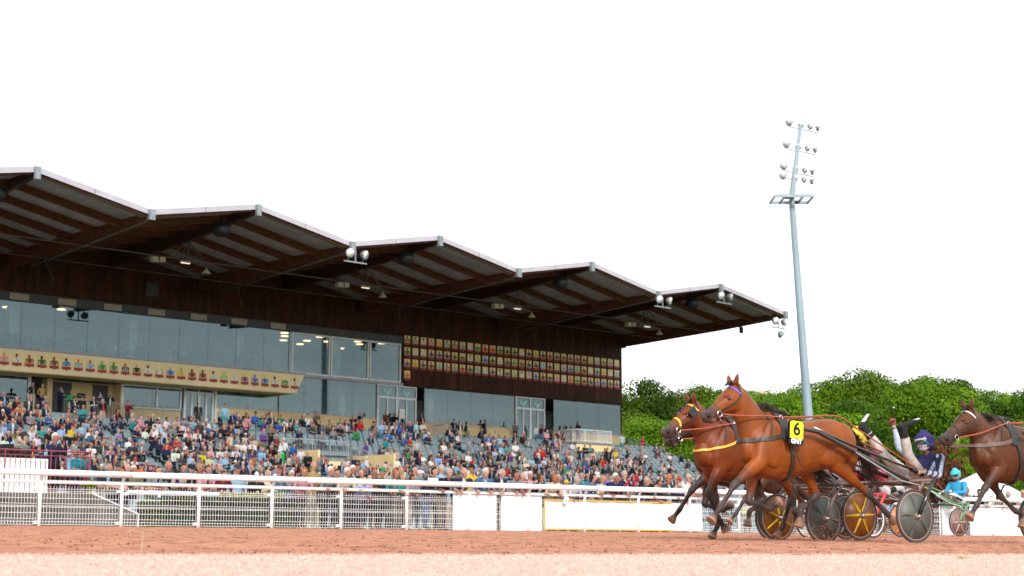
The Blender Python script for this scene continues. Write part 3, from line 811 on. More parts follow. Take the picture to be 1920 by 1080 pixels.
# ---- painted silks boards (flat plates in relief)
RED_ = (.34, .018, .018)
def silk_shape(cap, jk, pat=None, pc=None, back=(.86, .68, .24), w=.30, h=.36):
    m = MB(); d = .006
    Y = 0.
    m.box((-w, Y, -h), (w, Y+.02, h), paint(back, .4))
    m.prism([(-w*1.02, .021, -h*.62), (w*1.02, .021, -h*.62), (w*1.02, .021, -h*1.12), (w*.4, .021, -h*1.12), (0, .021, -h*1.28), (-w*.4, .021, -h*1.12), (-w*1.02, .021, -h*1.12)], (0, .01, 0), paint(RED_, .5))
    J = paint(jk, .6); C_ = paint(cap, .6)
    y1 = .0215
    body = [(-.13,-.56),(.13,-.56),(.17,.0),(.30,-.05),(.36,-.50),(.46,-.48),(.44,.02),(.30,.22),(.10,.28),(-.10,.28),(-.30,.22),(-.44,.02),(-.46,-.48),(-.36,-.50),(-.30,-.05),(-.17,.0)]
    m.prism([(x*w*2.0, y1, z*h) for x, z in [(-.22,-.56),(.22,-.56),(.25,.0),(.10,.28),(-.10,.28),(-.25,0)]], (0, .004, 0), J)
    sl = paint(pc, .6) if pat == 'sleeves' else J
    m.prism([(x*w*2.0, y1, z*h) for x, z in [(.27,.0),(.31,-.08),(.31,-.52),(.43,-.50),(.44,.02),(.32,.22),(.11,.28)]], (0, .004, 0), sl)
    m.prism([(x*w*2.0, y1, z*h) for x, z in [(-.11,.28),(-.32,.22),(-.44,.02),(-.43,-.50),(-.31,-.52),(-.31,-.08),(-.27,.0)]], (0, .004, 0), sl)
    m.ball((.03, y1, .58*h), (.085, .006, .115), C_, 10, 6)
    P_ = paint(pc, .6) if pc else None; y2 = y1 + .0045
    def bar(a, c, t=.035):
        a, c = Vector((a[0]*w*1.7, y2, a[1]*h)), Vector((c[0]*w*1.7, y2, c[1]*h)); u = (c-a).normalized().cross(Vector((0, 1, 0)))*t/2
        m.prism([a-u, a+u, c+u, c-u], (0, .003, 0), P_)
    if pat == 'sash': bar((.14, .24), (-.12, -.5))
    if pat == 'cross': bar((.12, .2), (-.12, -.48)); y2 += .0035; bar((-.12, .2), (.12, -.48))
    if pat == 'chevron': bar((-.12, -.42), (.0, -.08)); bar((.12, -.42), (.01, -.08))
    if pat == 'stripes':
        for x in (-.09, 0, .09): bar((x, .22), (x, -.5), .02)
    if pat == 'hoop': bar((-.13, -.3), (.13, -.3), .07)
    if pat == 'spot': m.ball((0, y2, -.1*h), (.06, .004, .06), P_, 8, 5)
    return m
K = dict(pink=(.70,.30,.32), dred=(.30,.015,.02), wht=(.75,.74,.70), brn=(.22,.045,.02), blk=(.01,.01,.012), dgr=(.01,.12,.045), nvy=(.012,.02,.09), sky=(.22,.50,.72), org=(.72,.16,.02), grn=(.02,.28,.05), gry=(.30,.32,.30), blu=(.02,.16,.55), yel=(.78,.52,.03), mar=(.20,.008,.03), lim=(.38,.60,.16), red=(.60,.02,.02), pur=(.12,.04,.24), tan=(.50,.28,.10), slt=(.06,.07,.09))
NM = dict(pink='pink', dred='dark red', wht='white', brn='brown', blk='black', dgr='dark green', nvy='navy', sky='light blue', org='orange', grn='green', gry='grey', blu='blue', yel='yellow', mar='maroon', lim='lime', red='red', pur='purple', tan='tan', slt='slate')
BAL = [('pink','pink'),('dred','wht','sash','blk'),('brn','brn'),('blk','dgr'),('brn','brn','spot','dgr'),('nvy','blu','sash','sky'),('org','sky','sleeves','tan'),('red','sky','hoop','red'),('gry','grn'),('grn','grn','sash','brn'),('red','nvy','cross','wht'),('pink','blk'),('nvy','wht','chevron','nvy'),('wht','wht','sleeves','gry'),('sky','blu'),('tan','yel','stripes','sky'),('nvy','mar'),('nvy','mar'),('nvy','wht','sash','nvy'),('lim','lim','stripes','wht'),('wht','wht','sash','red'),('yel','pur','spot','red'),('blu','blu','spot','red'),('yel','blu'),('nvy','wht','sash','nvy'),('wht','grn','chevron','wht'),('blk','wht','stripes','blk'),('sky','nvy'),('wht','nvy','stripes','wht')]
def silks(c, s_, z, n, row, sc=1.):
    cap, jk = c[0], c[1]; pat = c[2] if len(c) > 2 else None; pc = K[c[3]] if len(c) > 3 else None
    o = silk_shape(K[cap], K[jk], pat, pc).build('silks_board', GS)
    o.location = (s_, n, z); o.scale = (sc, 1, sc); o['label'] = 'painted board of a %s jacket with %s cap, %s' % (NM[jk], NM[cap], row); return o
BAL = BAL[:24] + BAL[24:27]
for k, c in enumerate(BAL):
    silks(c, 55.65 - .8135*k, 11.62, BN+.005, 'on the balcony front', 1.0)
rb = random.Random(5)
ROWS = [
 [('blk','tan','sleeves','blk'),('slt','gry','stripes','wht'),('red','wht','sash','pur'),('red','pink'),('wht','yel'),('nvy','sky','sleeves','tan'),('blk','tan','sleeves','blk'),('gry','gry'),('wht','wht','stripes','gry'),('lim','grn'),('dred','red'),('red','red'),('dgr','grn','sleeves','slt'),('dgr','dgr'),('dgr','dgr'),('wht','wht'),('nvy','nvy','sleeves','blk'),('yel','yel','sash','blk'),('nvy','nvy','stripes','red'),('red','dred'),('slt','slt'),('tan','brn'),('nvy','slt'),('brn','brn'),('brn','brn'),('yel','lim'),('sky','sky'),('grn','grn'),('gry','gry'),('wht','wht','hoop','dred')],
 [('dgr','dgr'),('wht','wht','hoop','dred'),('wht','wht','hoop','dred'),('nvy','nvy','sleeves','slt'),('nvy','pur'),('nvy','nvy'),('grn','brn','sleeves','dgr'),('yel','blk','stripes','yel'),('blk','wht','stripes','blk'),('gry','lim'),('blu','blu'),('blk','slt'),('wht','wht','spot','blu'),('blk','blk','spot','wht'),('grn','grn','stripes','wht'),('tan','brn'),('nvy','slt'),('slt','slt'),('sky','sky'),('pur','mar'),('lim','lim','cross','wht'),('blu','sky','sash','nvy'),('nvy','blu'),('slt','gry'),('mar','mar'),('wht','wht','hoop','blu'),('blu','blu'),('yel','yel','sash','red'),('tan','wht'),('sky','sky')],
 [('pink','pur'),('yel','yel','cross','red'),('slt','slt'),('dgr','dred'),('yel','sky'),('slt','gry'),('red','gry'),('grn','red'),('mar','slt'),('gry','sky'),('wht','wht'),('red','pur'),('blk','wht','stripes','blk'),('yel','pur'),('lim','lim'),('mar','wht'),('blu','wht','stripes','nvy'),('blu','blu'),('mar','mar'),('yel','pur','sleeves','mar'),('pink','pink'),('wht','wht','spot','blu'),('red','org','cross','yel'),('grn','grn'),('red','mar'),('blk','slt'),('red','blu','spot','wht'),('blu','blu'),('blk','slt','spot','grn'),('nvy','pur')],
 [('yel','org')]]
for ri, row in enumerate(ROWS):
    for k, c in enumerate(row):
        silks(c, 23.0 - .779*k, [15.76, 14.89, 14.02, 13.15][ri], .07, '%s row on the brown wall, %s from the left' % (['top', 'second', 'third', 'bottom'][ri], ordn(k)), .92)

# ---- lower storey
def lower_glass(s0, s1, z1=12.28, sill=9.75, w=2.24):
    m = MB(); m.box((s0, -.12, 8.5), (s1, .08, sill), M['cream']); m.build('parapet', GS)
    m = MB(); m.box((s0, -.02, sill), (s1, .11, sill+.07), M['fascia']); m.build('sill', GS)
    n = max(1, round((s1-s0)/w))
    for i in range(n):
        pane(s0+(s1-s0)*i/n, s0+(s1-s0)*(i+1)/n, sill+.07, z1, .05, M['screen'])
lower_glass(.0, 7.8); lower_glass(12.1, 21.3); lower_glass(25.9, 34.4); lower_glass(34.5, 39.5, 10.84); lower_glass(42.2, 46.5, 10.84, 9.3, 2.2)
m = MB(); m.box((39.45, -.02, 8.5), (39.6, .1, 10.84), M['white']); m.build('post', GS); m = MB(); m.box((32.2, .08, 8.5), (32.35, .13, 9.75), M['white']); m.build('post', GS)
frame(42.2, 46.6, 9.35, 10.84, .05, .1); frame(44.0, 44.1, 9.4, 10.84, .05, .04)
lower_glass(53.0, S_END-.3, 11.0, 9.3); frame(52.9, 53.1, 8.5, 11.0, .05, .08); m = MB(); m.box((53.1, .0, 10.8), (S_END-.3, .12, 10.84), M['white']); m.build('sill', GS)
# glazed doors with chevrons
def glass_doors(s0, s1, n=.05, chev=True, top=11.35):
    mid = (s0+s1)/2
    frame(s0, s1, 8.5, 12.28, n, .07, name='door_frame')
    m = MB(); m.box((s0+.09, n-.04, top), (s1-.09, n+.075, top+.09), M['white']); m.box((mid-.05, n-.04, 8.6), (mid+.05, n+.076, 12.19), M['white']); m.build('door_frame', GS)
    for a, c in ((s0+.09, mid-.05), (mid+.05, s1-.09)):
        h_ = (a+c)/2
        for x0, x1 in ((a, h_-.003), (h_+.003, c)):
            d_ = frame(x0, x1, 8.55, top-.005, n, .05, name='door')
            p_ = pane(x0+.07, x1-.07, 8.62, top-.07, n+.01, M['screen']); p_.parent = d_
        pane(a, c, top+.09, 12.18, n, M['screen'])
        if chev:
            m = MB(); C_ = paint((.34, .66, .68), .4); zc = (top+12.25)/2 - .18
            for sgn in (-1, 1): m.prism([(h_, n+.02, zc-.12), (h_, n+.02, zc+.14), (h_+sgn*.36, n+.02, zc+.46), (h_+sgn*.36, n+.02, zc+.2)], (0, .006, 0), C_)
            m.build('chevron_decal', GS)
glass_doors(22.1, 25.8); glass_doors(8.8, 12.0); glass_doors(39.7, 42.0, .05, False, 10.6)
m = MB(); m.box((21.35, -1.6, 8.5), (22.05, -1.5, 12.28), M['interiordark']); m.box((7.85, -1.6, 8.5), (8.75, -1.5, 12.28), M['interiordark'])  # near-black sheets paint in the shade of the open doorways
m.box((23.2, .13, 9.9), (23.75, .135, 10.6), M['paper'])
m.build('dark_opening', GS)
# restroom bay
m = MB(); m.box((46.6, -.9, 8.5), (51.5, -.8, 10.84), M['cream']); m.box((46.55, -.79, 8.5), (46.7, .1, 10.84), M['cream']); m.box((51.4, -.79, 8.5), (51.75, .0, 10.84), M['cream']); m.box((51.75, -2.6, 8.5), (52.9, -2.5, 10.84), M['interiordark']); m.build('restroom_wall', GS)  # last sheet is near black, painting the shade inside the doorway
for s0, s1 in ((49.7, 50.95), (47.15, 48.2)):
    m = MB(); m.box((s0, -.79, 8.52), (s1, -.73, 10.72), M['door']); d_ = m.build('door', GS)
    m = MB(); sc_ = (s0+s1)/2
    m.ball((sc_, -.725, 10.22), (.045, .006, .05), M['paper'], 8, 5)
    m.prism([(sc_-.12, -.729, 10.0), (sc_+.12, -.729, 10.0), (sc_+.05, -.729, 10.15), (sc_-.05, -.729, 10.15)], (0, .006, 0), M['paper'])
    m.box((sc_-.2, -.729, 9.93), (sc_+.2, -.724, 9.97), M['paper']); m.build('pictogram', d_)
m = MB(); m.box((48.7, -.79, 9.82), (49.3, -.76, 10.12), M['black']); d_ = m.build('sign_plate', GS)
tm_ = text_mesh('Toilettes', .15, .003); tm_.materials.append(M['paper']); o = put(tm_, 'lettering', d_, (49.0, -.752, 9.97)); o.rotation_euler = (R(90), 0, R(180))

# ---- promenade, seating steps, aisles, void of the tunnel
AISLES = [(51.0, 53.3), (41.2, 42.6), (23.5, 24.7), (60.8, 62.2)]
VOID = (34.4, 40.2)
Z0, DZ, N0, DN, NR = 8.15, .30, 2.6, .85, 21
m = MB(); m.box((-.3, .0, 8.1), (S_END, N0, 8.5), M['concrete']); m.build('promenade', GS)
for k in range(NR):
    n0 = N0 + DN*k; z = Z0 - DZ*k
    m = MB()
    segs = [(-.3, S_END)]
    if 6 <= k <= 11: segs = [(-.3, VOID[0]), (VOID[1], S_END)]
    for a, c in segs: m.box((a, n0, z-.62), (c, n0+DN, z), M['concrete'])
    m.build('seating_step', GS)
    for (a, c) in AISLES:
        if True:
            m = MB()
            m.box((a+.02, n0+.0, z-.0+.001), (c-.02, n0+.006, z+.002), M['concrete'])
            m.box((a+.02, n0+DN+.001, z-DZ+.01), (c-.02, n0+DN+.012, z-.14), M['redpaint'])
            m.build('aisle_step', GS)
m = MB(); m.box((-.3, N0+DN*NR, .66), (S_END, N0+DN*NR+.15, Z0-DZ*NR+.3), M['concrete']); m.box((-.3, 0, .66), (-.25, N0+DN*NR, 1.6), M['cream']); m.build('front_wall', GS)
va, vc = VOID
m = MB(); nv = N0+DN*6
m.box((va, nv-.02, 3.6), (vc, nv+.1, 6.0), M['cream']); m.box((va-.12, nv, 3.6), (va, nv+DN*6, 6.3), M['cream']); m.box((vc, nv, 3.6), (vc+.12, nv+DN*6, 6.3), M['cream']); m.box((va-.1, nv+.1, 3.5), (vc+.1, nv+DN*6, 3.62), M['concrete'])
m.box((va, nv-.06, 6.35), (vc, nv+.14, 6.5), M['concrete'])
m.box((va+.25, nv+.101, 3.63), (va+2.6, nv+.13, 5.45), M['black']); m.build('tunnel_walls', GS)  # flat black sheet paints the shade of the tunnel opening
def railing(p0, p1, h=1.0, step=.13, name='railing', mat=None, post=1.5, r=.017):
    """p0,p1 in stand coordinates; vertical bars between a top and a bottom rail"""
    mat = mat or M['rail']; m = MB(); p0, p1 = Vector(p0), Vector(p1); L = (p1-p0).length; n = max(2, int(L/step)); up = Vector((0, 0, h))
    m.tube([p0+up, p1+up], r*1.7, mat, 6); m.tube([p0+Vector((0,0,.1)), p1+Vector((0,0,.1))], r, mat, 5)
    for i in range(n+1):
        q = p0 + (p1-p0)*i/n; thick = (i % max(1, int(post/step)) == 0)
        m.tube([q, q+up], r*1.6 if thick else r*.62, mat, 4, False)
    return m.build(name, GS)
railing((va-.1, nv+.2, 6.3), (vc+.1, nv+.2, 6.3)); railing((vc+.1, nv, 6.3), (vc+.1, nv+DN*6, 4.6)); railing((va-.1, nv, 6.3), (va-.1, nv+DN*6, 4.6))
railing((-.35, .6, 8.55), (-.35, 17.5, 2.85), 1.05, .16, mat=M['steel'], r=.03); railing((42.3, .45, 8.5), (46.4, .45, 8.5)); railing((47, .9, 8.5), (51., .9, 8.5)); railing((53.2, .6, 8.5), (60, .6, 8.5)); railing((22.3, 1.7, 8.5), (20.6, 1.7, 8.5)); railing((20.6, .3, 8.5), (20.6, 1.7, 8.5))
# small lookout box with white railing
m = MB(); m.box((5.9, 2.6, 7.3), (9.8, 4.6, 8.5), M['cream']); m.box((5.8, 2.5, 8.5), (9.9, 4.7, 8.62), M['concrete']); m.build('lookout_box', GS)
railing((5.9, 4.6, 8.62), (9.8, 4.6, 8.62), .95, .12, mat=M['white']); railing((5.9, 2.7, 8.62), (5.9, 4.6, 8.62), .95, .12, mat=M['white']); railing((9.8, 2.7, 8.62), (9.8, 4.6, 8.62), .95, .12, mat=M['white'])
m = MB(); m.cyl((50.0, 2.55, 8.5), (50.0, 2.55, 9.1), .1, M['white'], 8); m.ball((50.0, 2.55, 9.15), (.14,.14,.12), M['steel'], 8, 6); m.build('bollard_lamp', GS)

# ---- seats
sm_ = MB(); w_ = .25; A_ = []
for i in range(9):
    a = math.pi*i/8; A_.append((math.cos(a)*w_, .34+math.sin(a)*.14))
A_ = [(w_, .04)] + A_ + [(-w_, .04)]
def shell(off, sh):
    return [(x*sh, -.16 + (0.09*(x/w_)**2) - .12*(z/.48) + off, .40 + z) for x, z in A_]
f_, b_ = shell(0, .94), shell(-.05, 1.0); nA = len(A_)
sm_.add(f_ + b_, [tuple(range(nA-1, -1, -1)), tuple(range(nA, 2*nA))] + [(i, (i+1) % nA, (i+1) % nA+nA, i+nA) for i in range(nA)], M['seat'])
sm_.prism([(-.21, -.14, .44), (-.21, .18, .42), (-.15, .25, .40), (.15, .25, .40), (.21, .18, .42), (.21, -.14, .44)], (0, 0, -.05), M['seat'])
sm_.box((-.03, -.12, 0), (.03, .02, .38), M['steel'])
SEAT = sm_.mesh('seat')
seat_pos = []
for k in range(1, NR):
    n0 = N0 + DN*k; z = Z0 - DZ*k; s_ = .1
    while s_ < 66:
        ok = not any(a-.25 < s_ < c+.25 for a, c in AISLES) and not (5 <= k <= 12 and va-.3 < s_ < vc+.3 and k >= 6) and not (k <= 3 and 5.5 < s_ < 10.2) and not (s_ > 43 and k <= 2)
        if s_ > 53.3 and k > 16: ok = False
        if ok: seat_pos.append((s_, n0+.32, z, k))
        s_ += .58
# ------------------------------------------------------------------ people: one continuous figure each; regions are painted by garment
def V3(*a): return np.array(a, float)
def hand(B, wr, d, nrm, sc=1., curl=.5, thumb=1):
    """palm, four fingers of different lengths with a bend, thumb from the side of the palm"""
    d = d/np.linalg.norm(d); nrm = nrm - d*np.dot(nrm, d); nrm /= np.linalg.norm(nrm) + 1e-9; sd = np.cross(d, nrm)
    p1 = wr + d*.085*sc
    B.loft([(*wr, .024*sc, .018*sc), (*(wr+d*.045*sc), .036*sc, .016*sc), (*p1, .038*sc, .014*sc)], 'skin', side=tuple(sd), seg=8, sub=2)
    for i, (o, l) in enumerate([(-.03, .062), (-.01, .078), (.011, .072), (.03, .056)]):
        a = p1 + sd*o*sc; b = a + (d*math.cos(curl) - nrm*math.sin(curl))*l*.55*sc; c = b + (d*math.cos(curl*2.2) - nrm*math.sin(curl*2.2))*l*.5*sc
        B.loft([(*a, .0095*sc, .0095*sc), (*b, .0088*sc, .0088*sc), (*c, .007*sc, .007*sc)], 'skin', side=tuple(sd), seg=6, sub=1)
    a = wr + d*.03*sc - sd*.028*sc*thumb; b = a + (d*.6 - sd*.75*thumb - nrm*.3)*.045*sc; c = b + (d*.9 - sd*.2*thumb - nrm*.3)*.03*sc
    B.loft([(*a, .013*sc, .012*sc), (*b, .011*sc, .011*sc), (*c, .009*sc, .009*sc)], 'skin', side=tuple(sd), seg=6, sub=1)

def figure(J, detail=1, hair='short', female=False, sleeves='long', legs='long', helmet=False, boots=False, bulk=1.):
    """J: joints. x is the way the figure faces."""
    B = Body(); k = (.93 if female else 1.)*bulk
    pe, ch, ne, he = [V3(*J[q]) for q in ('pelvis', 'chest', 'neck', 'head')]
    shs = (.18 if female else .205)*(.45 + .55*bulk)
    fwd = V3(*J.get('face', (1, 0, 0))); fwd /= np.linalg.norm(fwd)
    wa = pe*.55 + ch*.45
    B.loft([(*(pe - (wa-pe)*.45), .135*k, .105), (*pe, .165*k, .125), (*(pe*.75+wa*.25), .160*k, .12)], 'trous', seg=14)
    B.loft([(*(pe*.8+wa*.2), .160*k, .122), (*wa, .148*k, .115 if female else .125), (*ch, .178*k, .122*(.5+.5*bulk)), (*(ch*.45+ne*.55), .165*k, .095), (*(ch*.12+ne*.88), .075, .06)], 'shirt', seg=16)
    B.loft([(*(ch*.2+ne*.8), .055, .058), (*ne, .052, .055), (*(ne*.5+he*.5), .052, .056)], 'skin', seg=10)
    up = he - ne; up = up/np.linalg.norm(up); sd = np.cross(up, fwd); sd /= np.linalg.norm(sd) + 1e-9; up = np.cross(fwd, sd)
    hc = he
    def H(f, s_, u): return hc + fwd*f + sd*s_ + up*u
    B.ank = [V3(*J['al']), V3(*J['ar'])] if boots else []
    B.head = (hc, fwd, sd, up, 'helmet' if helmet else hair)
    B.loft([(*H(.02, 0, -.105), .035, .045), (*H(.012, 0, -.07), .055, .072), (*H(.0, 0, -.01), .070, .090), (*H(-.004, 0, .04), .073, .092), (*H(-.006, 0, .078), .060, .076)], 'skin', side=tuple(sd), seg=14)
    B.loft([(*H(.085, 0, .02), .008, .006), (*H(.106, 0, -.018), .015, .013)], 'skin', side=tuple(sd), seg=6)
    for q in (-1, 1):
        B.ell(H(-.005, q*.078, -.002), (.018, .011, .028), 'skin', 6, 5)
        if detail: B.ell(H(.084, q*.031, .012), (.010, .012, .008), 'eye', 6, 4)
    if detail: B.ell(H(.088, 0, -.055), (.010, .022, .006), 'lip', 6, 4)
    if helmet:
        B.loft([(*H(-.02, 0, .0), .125, .140), (*H(-.015, 0, .055), .136, .160), (*H(-.012, 0, .10), .120, .142), (*H(-.012, 0, .135), .07, .085)], 'hair', side=tuple(sd), seg=16)
        B.loft([(*H(.11, 0, .030), .095, .014), (*H(.17, 0, .022), .06, .010)], 'peak', side=tuple(sd), seg=8)
        B.ell(H(.075, 0, .0), (.05, .10, .026), 'glass', 10, 6)
        B.ell(H(-.05, 0, -.05), (.07, .10, .07), 'strap', 10, 6)
        B.ell(H(.055, 0, -.07), (.055, .065, .05), 'mask', 10, 6)
    elif hair == 'cap':
        B.loft([(*H(-.012, 0, .055), .083, .102), (*H(-.012, 0, .09), .078, .096), (*H(-.012, 0, .125), .045, .055)], 'hat', side=tuple(sd), seg=12)
        B.loft([(*H(.07, 0, .06), .062, .012), (*H(.135, 0, .05), .045, .008)], 'hat', side=tuple(sd), seg=8)
        B.loft([(*H(-.05, 0, .03), .072, .05), (*H(-.05, 0, -.01), .066, .035)], 'hair', side=tuple(sd), seg=10)
    elif hair != 'bald':
        B.loft([(*H(-.02, 0, .055), .080, .092), (*H(-.016, 0, .085), .072, .088), (*H(-.013, 0, .102), .045, .055)], 'hair', side=tuple(sd), seg=12)
        B.loft([(*H(-.052, 0, .07), .078, .055), (*H(-.056, 0, .0), .074, .045), (*H(-.056, 0, -.035), .06, .035)], 'hair', side=tuple(sd), seg=12)
        if hair == 'bob':
            for q in (-1, 1): B.loft([(*H(-.01, q*.072, .07), .022, .06), (*H(-.01, q*.084, 0), .022, .055), (*H(-.01, q*.078, -.075), .02, .045)], 'hair', side=tuple(sd), seg=8)
        if hair == 'long':
            B.loft([(*H(-.06, 0, .05), .08, .05), (*H(-.075, 0, -.08), .085, .045), (*H(-.08, 0, -.2), .06, .03)], 'hair', side=tuple(sd), seg=10)
    else:
        B.loft([(*H(-.055, 0, .02), .078, .045), (*H(-.056, 0, -.02), .07, .035)], 'hair', side=tuple(sd), seg=12)
    for q, e, w_ in ((1, 'el', 'wl'), (-1, 'er', 'wr')):
        sh = ch*.27 + ne*.73 + V3(0, q*shs, -.03) if 'sh'+'lr'[q < 0] not in J else V3(*J['sh'+'lr'[q < 0]])
        el, wr = V3(*J[e]), V3(*J[w_])
        B.loft([(*(sh - V3(0, q*.05, -.01)), .055, .06), (*sh, .062*k, .064*k), (*(sh*.5+el*.5), .050*k, .052*k), (*el, .042*k, .044*k)], 'shirt' if sleeves != 'none' else 'skin', seg=10)
        B.loft([(*el, .042*k, .043*k), (*(el*.55+wr*.45), .040*k, .038*k), (*wr, .027, .023)], 'sleeve' if sleeves == 'long' else 'skin', seg=10)
        d = J.get('hd'+'lr'[q < 0]); d = V3(*d) if d else (wr - el)
        n_ = V3(*J.get('hn', (0, 0, 1)))
        if detail: hand(B, wr, d, n_, 1.05*k, J.get('curl', .6), q)
        else: B.loft([(*wr, .03, .022), (*(wr + d/np.linalg.norm(d)*.10), .036, .02), (*(wr + d/np.linalg.norm(d)*.16), .026, .014)], 'skin', seg=8)
        hp = pe + V3(0, q*.092, -.02); kn, an = V3(*J['k'+'lr'[q < 0]]), V3(*J['a'+'lr'[q < 0]])
        B.loft([(*hp, .10*k, .105*k), (*(hp*.55+kn*.45), .080*k, .085*k), (*kn, .060*k, .062*k)], 'trous', seg=12)
        B.loft([(*kn, .060*k, .062*k), (*(kn*.6+an*.4), .058*k, .062*k), (*(kn*.15+an*.85), .045*k, .048*k)], 'shin' if legs == 'long' else 'skin', seg=12)
        ft = V3(*J.get('t'+'lr'[q < 0], (0, 0, 0))) if 't'+'lr'[q < 0] in J else an + V3(.17, q*.02, -.05)
        fd = (ft-an); heel = an - fd/np.linalg.norm(fd)*.05
        B.loft([(*(kn*.12+an*.88), .05, .052), (*an, .046, .05)], 'boot' if boots else 'shin' if legs == 'long' else 'skin', seg=10)
        if boots: B.loft([(*(kn*.3+an*.7), .052, .056), (*an, .048, .052)], 'boot', seg=10)
        B.loft([(*heel, .036, .038), (*(an*.5+ft*.5 + V3(0, 0, -.01)), .042, .040), (*ft, .038, .026)], 'boot' if boots else 'shoe', side=(0, 1, 0), seg=10)
    return B
REG = ['skin', 'eye', 'lip', 'hair', 'hat', 'shirt', 'sleeve', 'trous', 'shin', 'shoe', 'boot', 'inner', 'peak', 'glass', 'strap', 'mask', 'stripe']
def finish(B, voxel, smooth=2, ratio=None, name='figure', inner=True, extra=None):
    EYEB = max(.008, voxel*.36)
    me = B.fuse(voxel, smooth, ratio, name)
    me.materials.append(M['cloth'])
    ids = np.zeros(len(me.vertices), np.int32)
    for i, v in enumerate(me.vertices):
        co, j, d = B.near.find(v.co); t = B.t[j]
        if inner and t == 'shirt':
            n = v.normal
            if n.x > .45 and abs(v.co.y) < .045: t = 'inner'
        if t in ('skin', 'hair', 'hat', 'eye') and B.head[4] != 'helmet':
            hc, fw, sd_, up_, st = B.head; q = np.array(v.co) - hc; F_, S_, U_ = q @ fw, abs(q @ sd_), q @ up_
            if abs(F_) < .17 and S_ < .13 and -.24 < U_ < .2:
                if st in ('bob', 'long'): hairy = (F_ < .0 and U_ > (-.26 if st == 'long' and F_ < -.03 else -.11)) or U_ > .072 or (S_ > .062 and F_ < .055 and U_ > -.11)
                elif st == 'bald': hairy = F_ < -.02 and -.055 < U_ < .045
                elif st == 'cap': hairy = F_ < -.012 and -.06 < U_ < .05
                else: hairy = (F_ < -.01 and U_ > -.06) or U_ > .078 or (F_ < .03 and U_ > .045)
                if U_ > -.115 or st == 'long': t = 'hair' if hairy else 'skin'
                if st == 'cap' and (U_ > .046 and (F_ < .085 or U_ > .03) or (F_ > .09 and U_ > .028)): t = 'hat'
                if F_ > .05 and abs(U_-.012) < EYEB and .014 < S_ < .047 and t == 'skin': t = 'eye'
        if B.ank and min(np.linalg.norm(np.array(v.co)-q) for q in B.ank) < .15: t = 'boot'
        if extra: t = extra(v, t)
        ids[i] = REG.index(t)
    return me, ids
def recolour(me, ids, c):
    tab = np.zeros((len(REG), 3))
    sk = c.get('skin', (.52, .27, .19))
    for i, r_ in enumerate(REG):
        tab[i] = {'skin': sk, 'eye': (sk[0]*.30, sk[1]*.28, sk[2]*.28), 'lip': (sk[0]*.8, sk[1]*.55, sk[2]*.55), 'hair': c.get('hair', (.05, .03, .02)), 'hat': c.get('hat', (.02, .02, .03)),
                  'shirt': c['shirt'], 'sleeve': c.get('sleeve', c['shirt']), 'trous': c.get('trous', (.03, .04, .07)), 'shin': c.get('shin', c.get('trous', (.03, .04, .07))), 'shoe': c.get('shoe', (.03, .03, .03)),
                  'boot': c.get('boot', (.02, .02, .02)), 'inner': c.get('inner', c['shirt']), 'peak': c.get('peak', (.7, .7, .7)), 'glass': c.get('glass', (.02, .05, .05)), 'strap': c.get('strap', (.03, .03, .04)), 'mask': c.get('mask', (.7, .62, .64)), 'stripe': c.get('stripe', c['shirt'])}[r_]
    set_tint(me, tab[ids]); return me

# poses
def standing(lean=0., armpose='down', turn=0.):
    J = dict(pelvis=(0, 0, .95), chest=(.0+lean, 0, 1.28), neck=(.0+lean*1.4, 0, 1.48), head=(.02+lean*1.7, 0, 1.625),
             kl=(.02, .10, .50), kr=(.02, -.10, .50), al=(-.02, .12, .09), ar=(-.02, -.12, .09), face=(1, turn, -.05))
    A = {'down': dict(el=(-.03, .26, 1.14), wl=(.05, .27, .88), er=(-.03, -.26, 1.14), wr=(.05, -.27, .88)),
         'cross': dict(el=(.06, .26, 1.13), wl=(.24, -.02, 1.16), er=(.06, -.26, 1.13), wr=(.24, .04, 1.2)),
         'hip': dict(el=(-.08, .34, 1.16), wl=(.05, .17, 1.0), er=(-.08, -.34, 1.16), wr=(.05, -.17, 1.0)),
         'read': dict(el=(.02, .24, 1.12), wl=(.28, .09, 1.18), er=(.02, -.24, 1.12), wr=(.28, -.09, 1.18)),
         'photo': dict(el=(.16, .25, 1.22), wl=(.25, .09, 1.52), er=(.16, -.25, 1.22), wr=(.25, -.09, 1.52))}[armpose]
    J.update(A); return J
def leaning(v):
    J = dict(pelvis=(-.16, 0, .94), chest=(.08, 0, 1.22), neck=(.17, 0, 1.39), head=(.23, 0, 1.52), kl=(-.10, .10, .50), kr=(-.02, -.10, .50), al=(-.2, .12, .09), ar=(-.02, -.12, .09), face=(1, [0, .35, -.4][v % 3], -.08),
             el=(.16, .27, 1.04), wl=(.40, .10, 1.045), er=(.16, -.27, 1.04), wr=(.40, -.08, 1.05), curl=.9)
    if v == 1: J.update(wl=(.42, .26, 1.04), wr=(.42, -.26, 1.04))
    if v == 2: J.update(chest=(.02, 0, 1.25), neck=(.08, 0, 1.44), head=(.12, 0, 1.58), el=(.10, .28, 1.1), wl=(.33, .2, 1.045), er=(.08, -.28, 1.12))
    return J
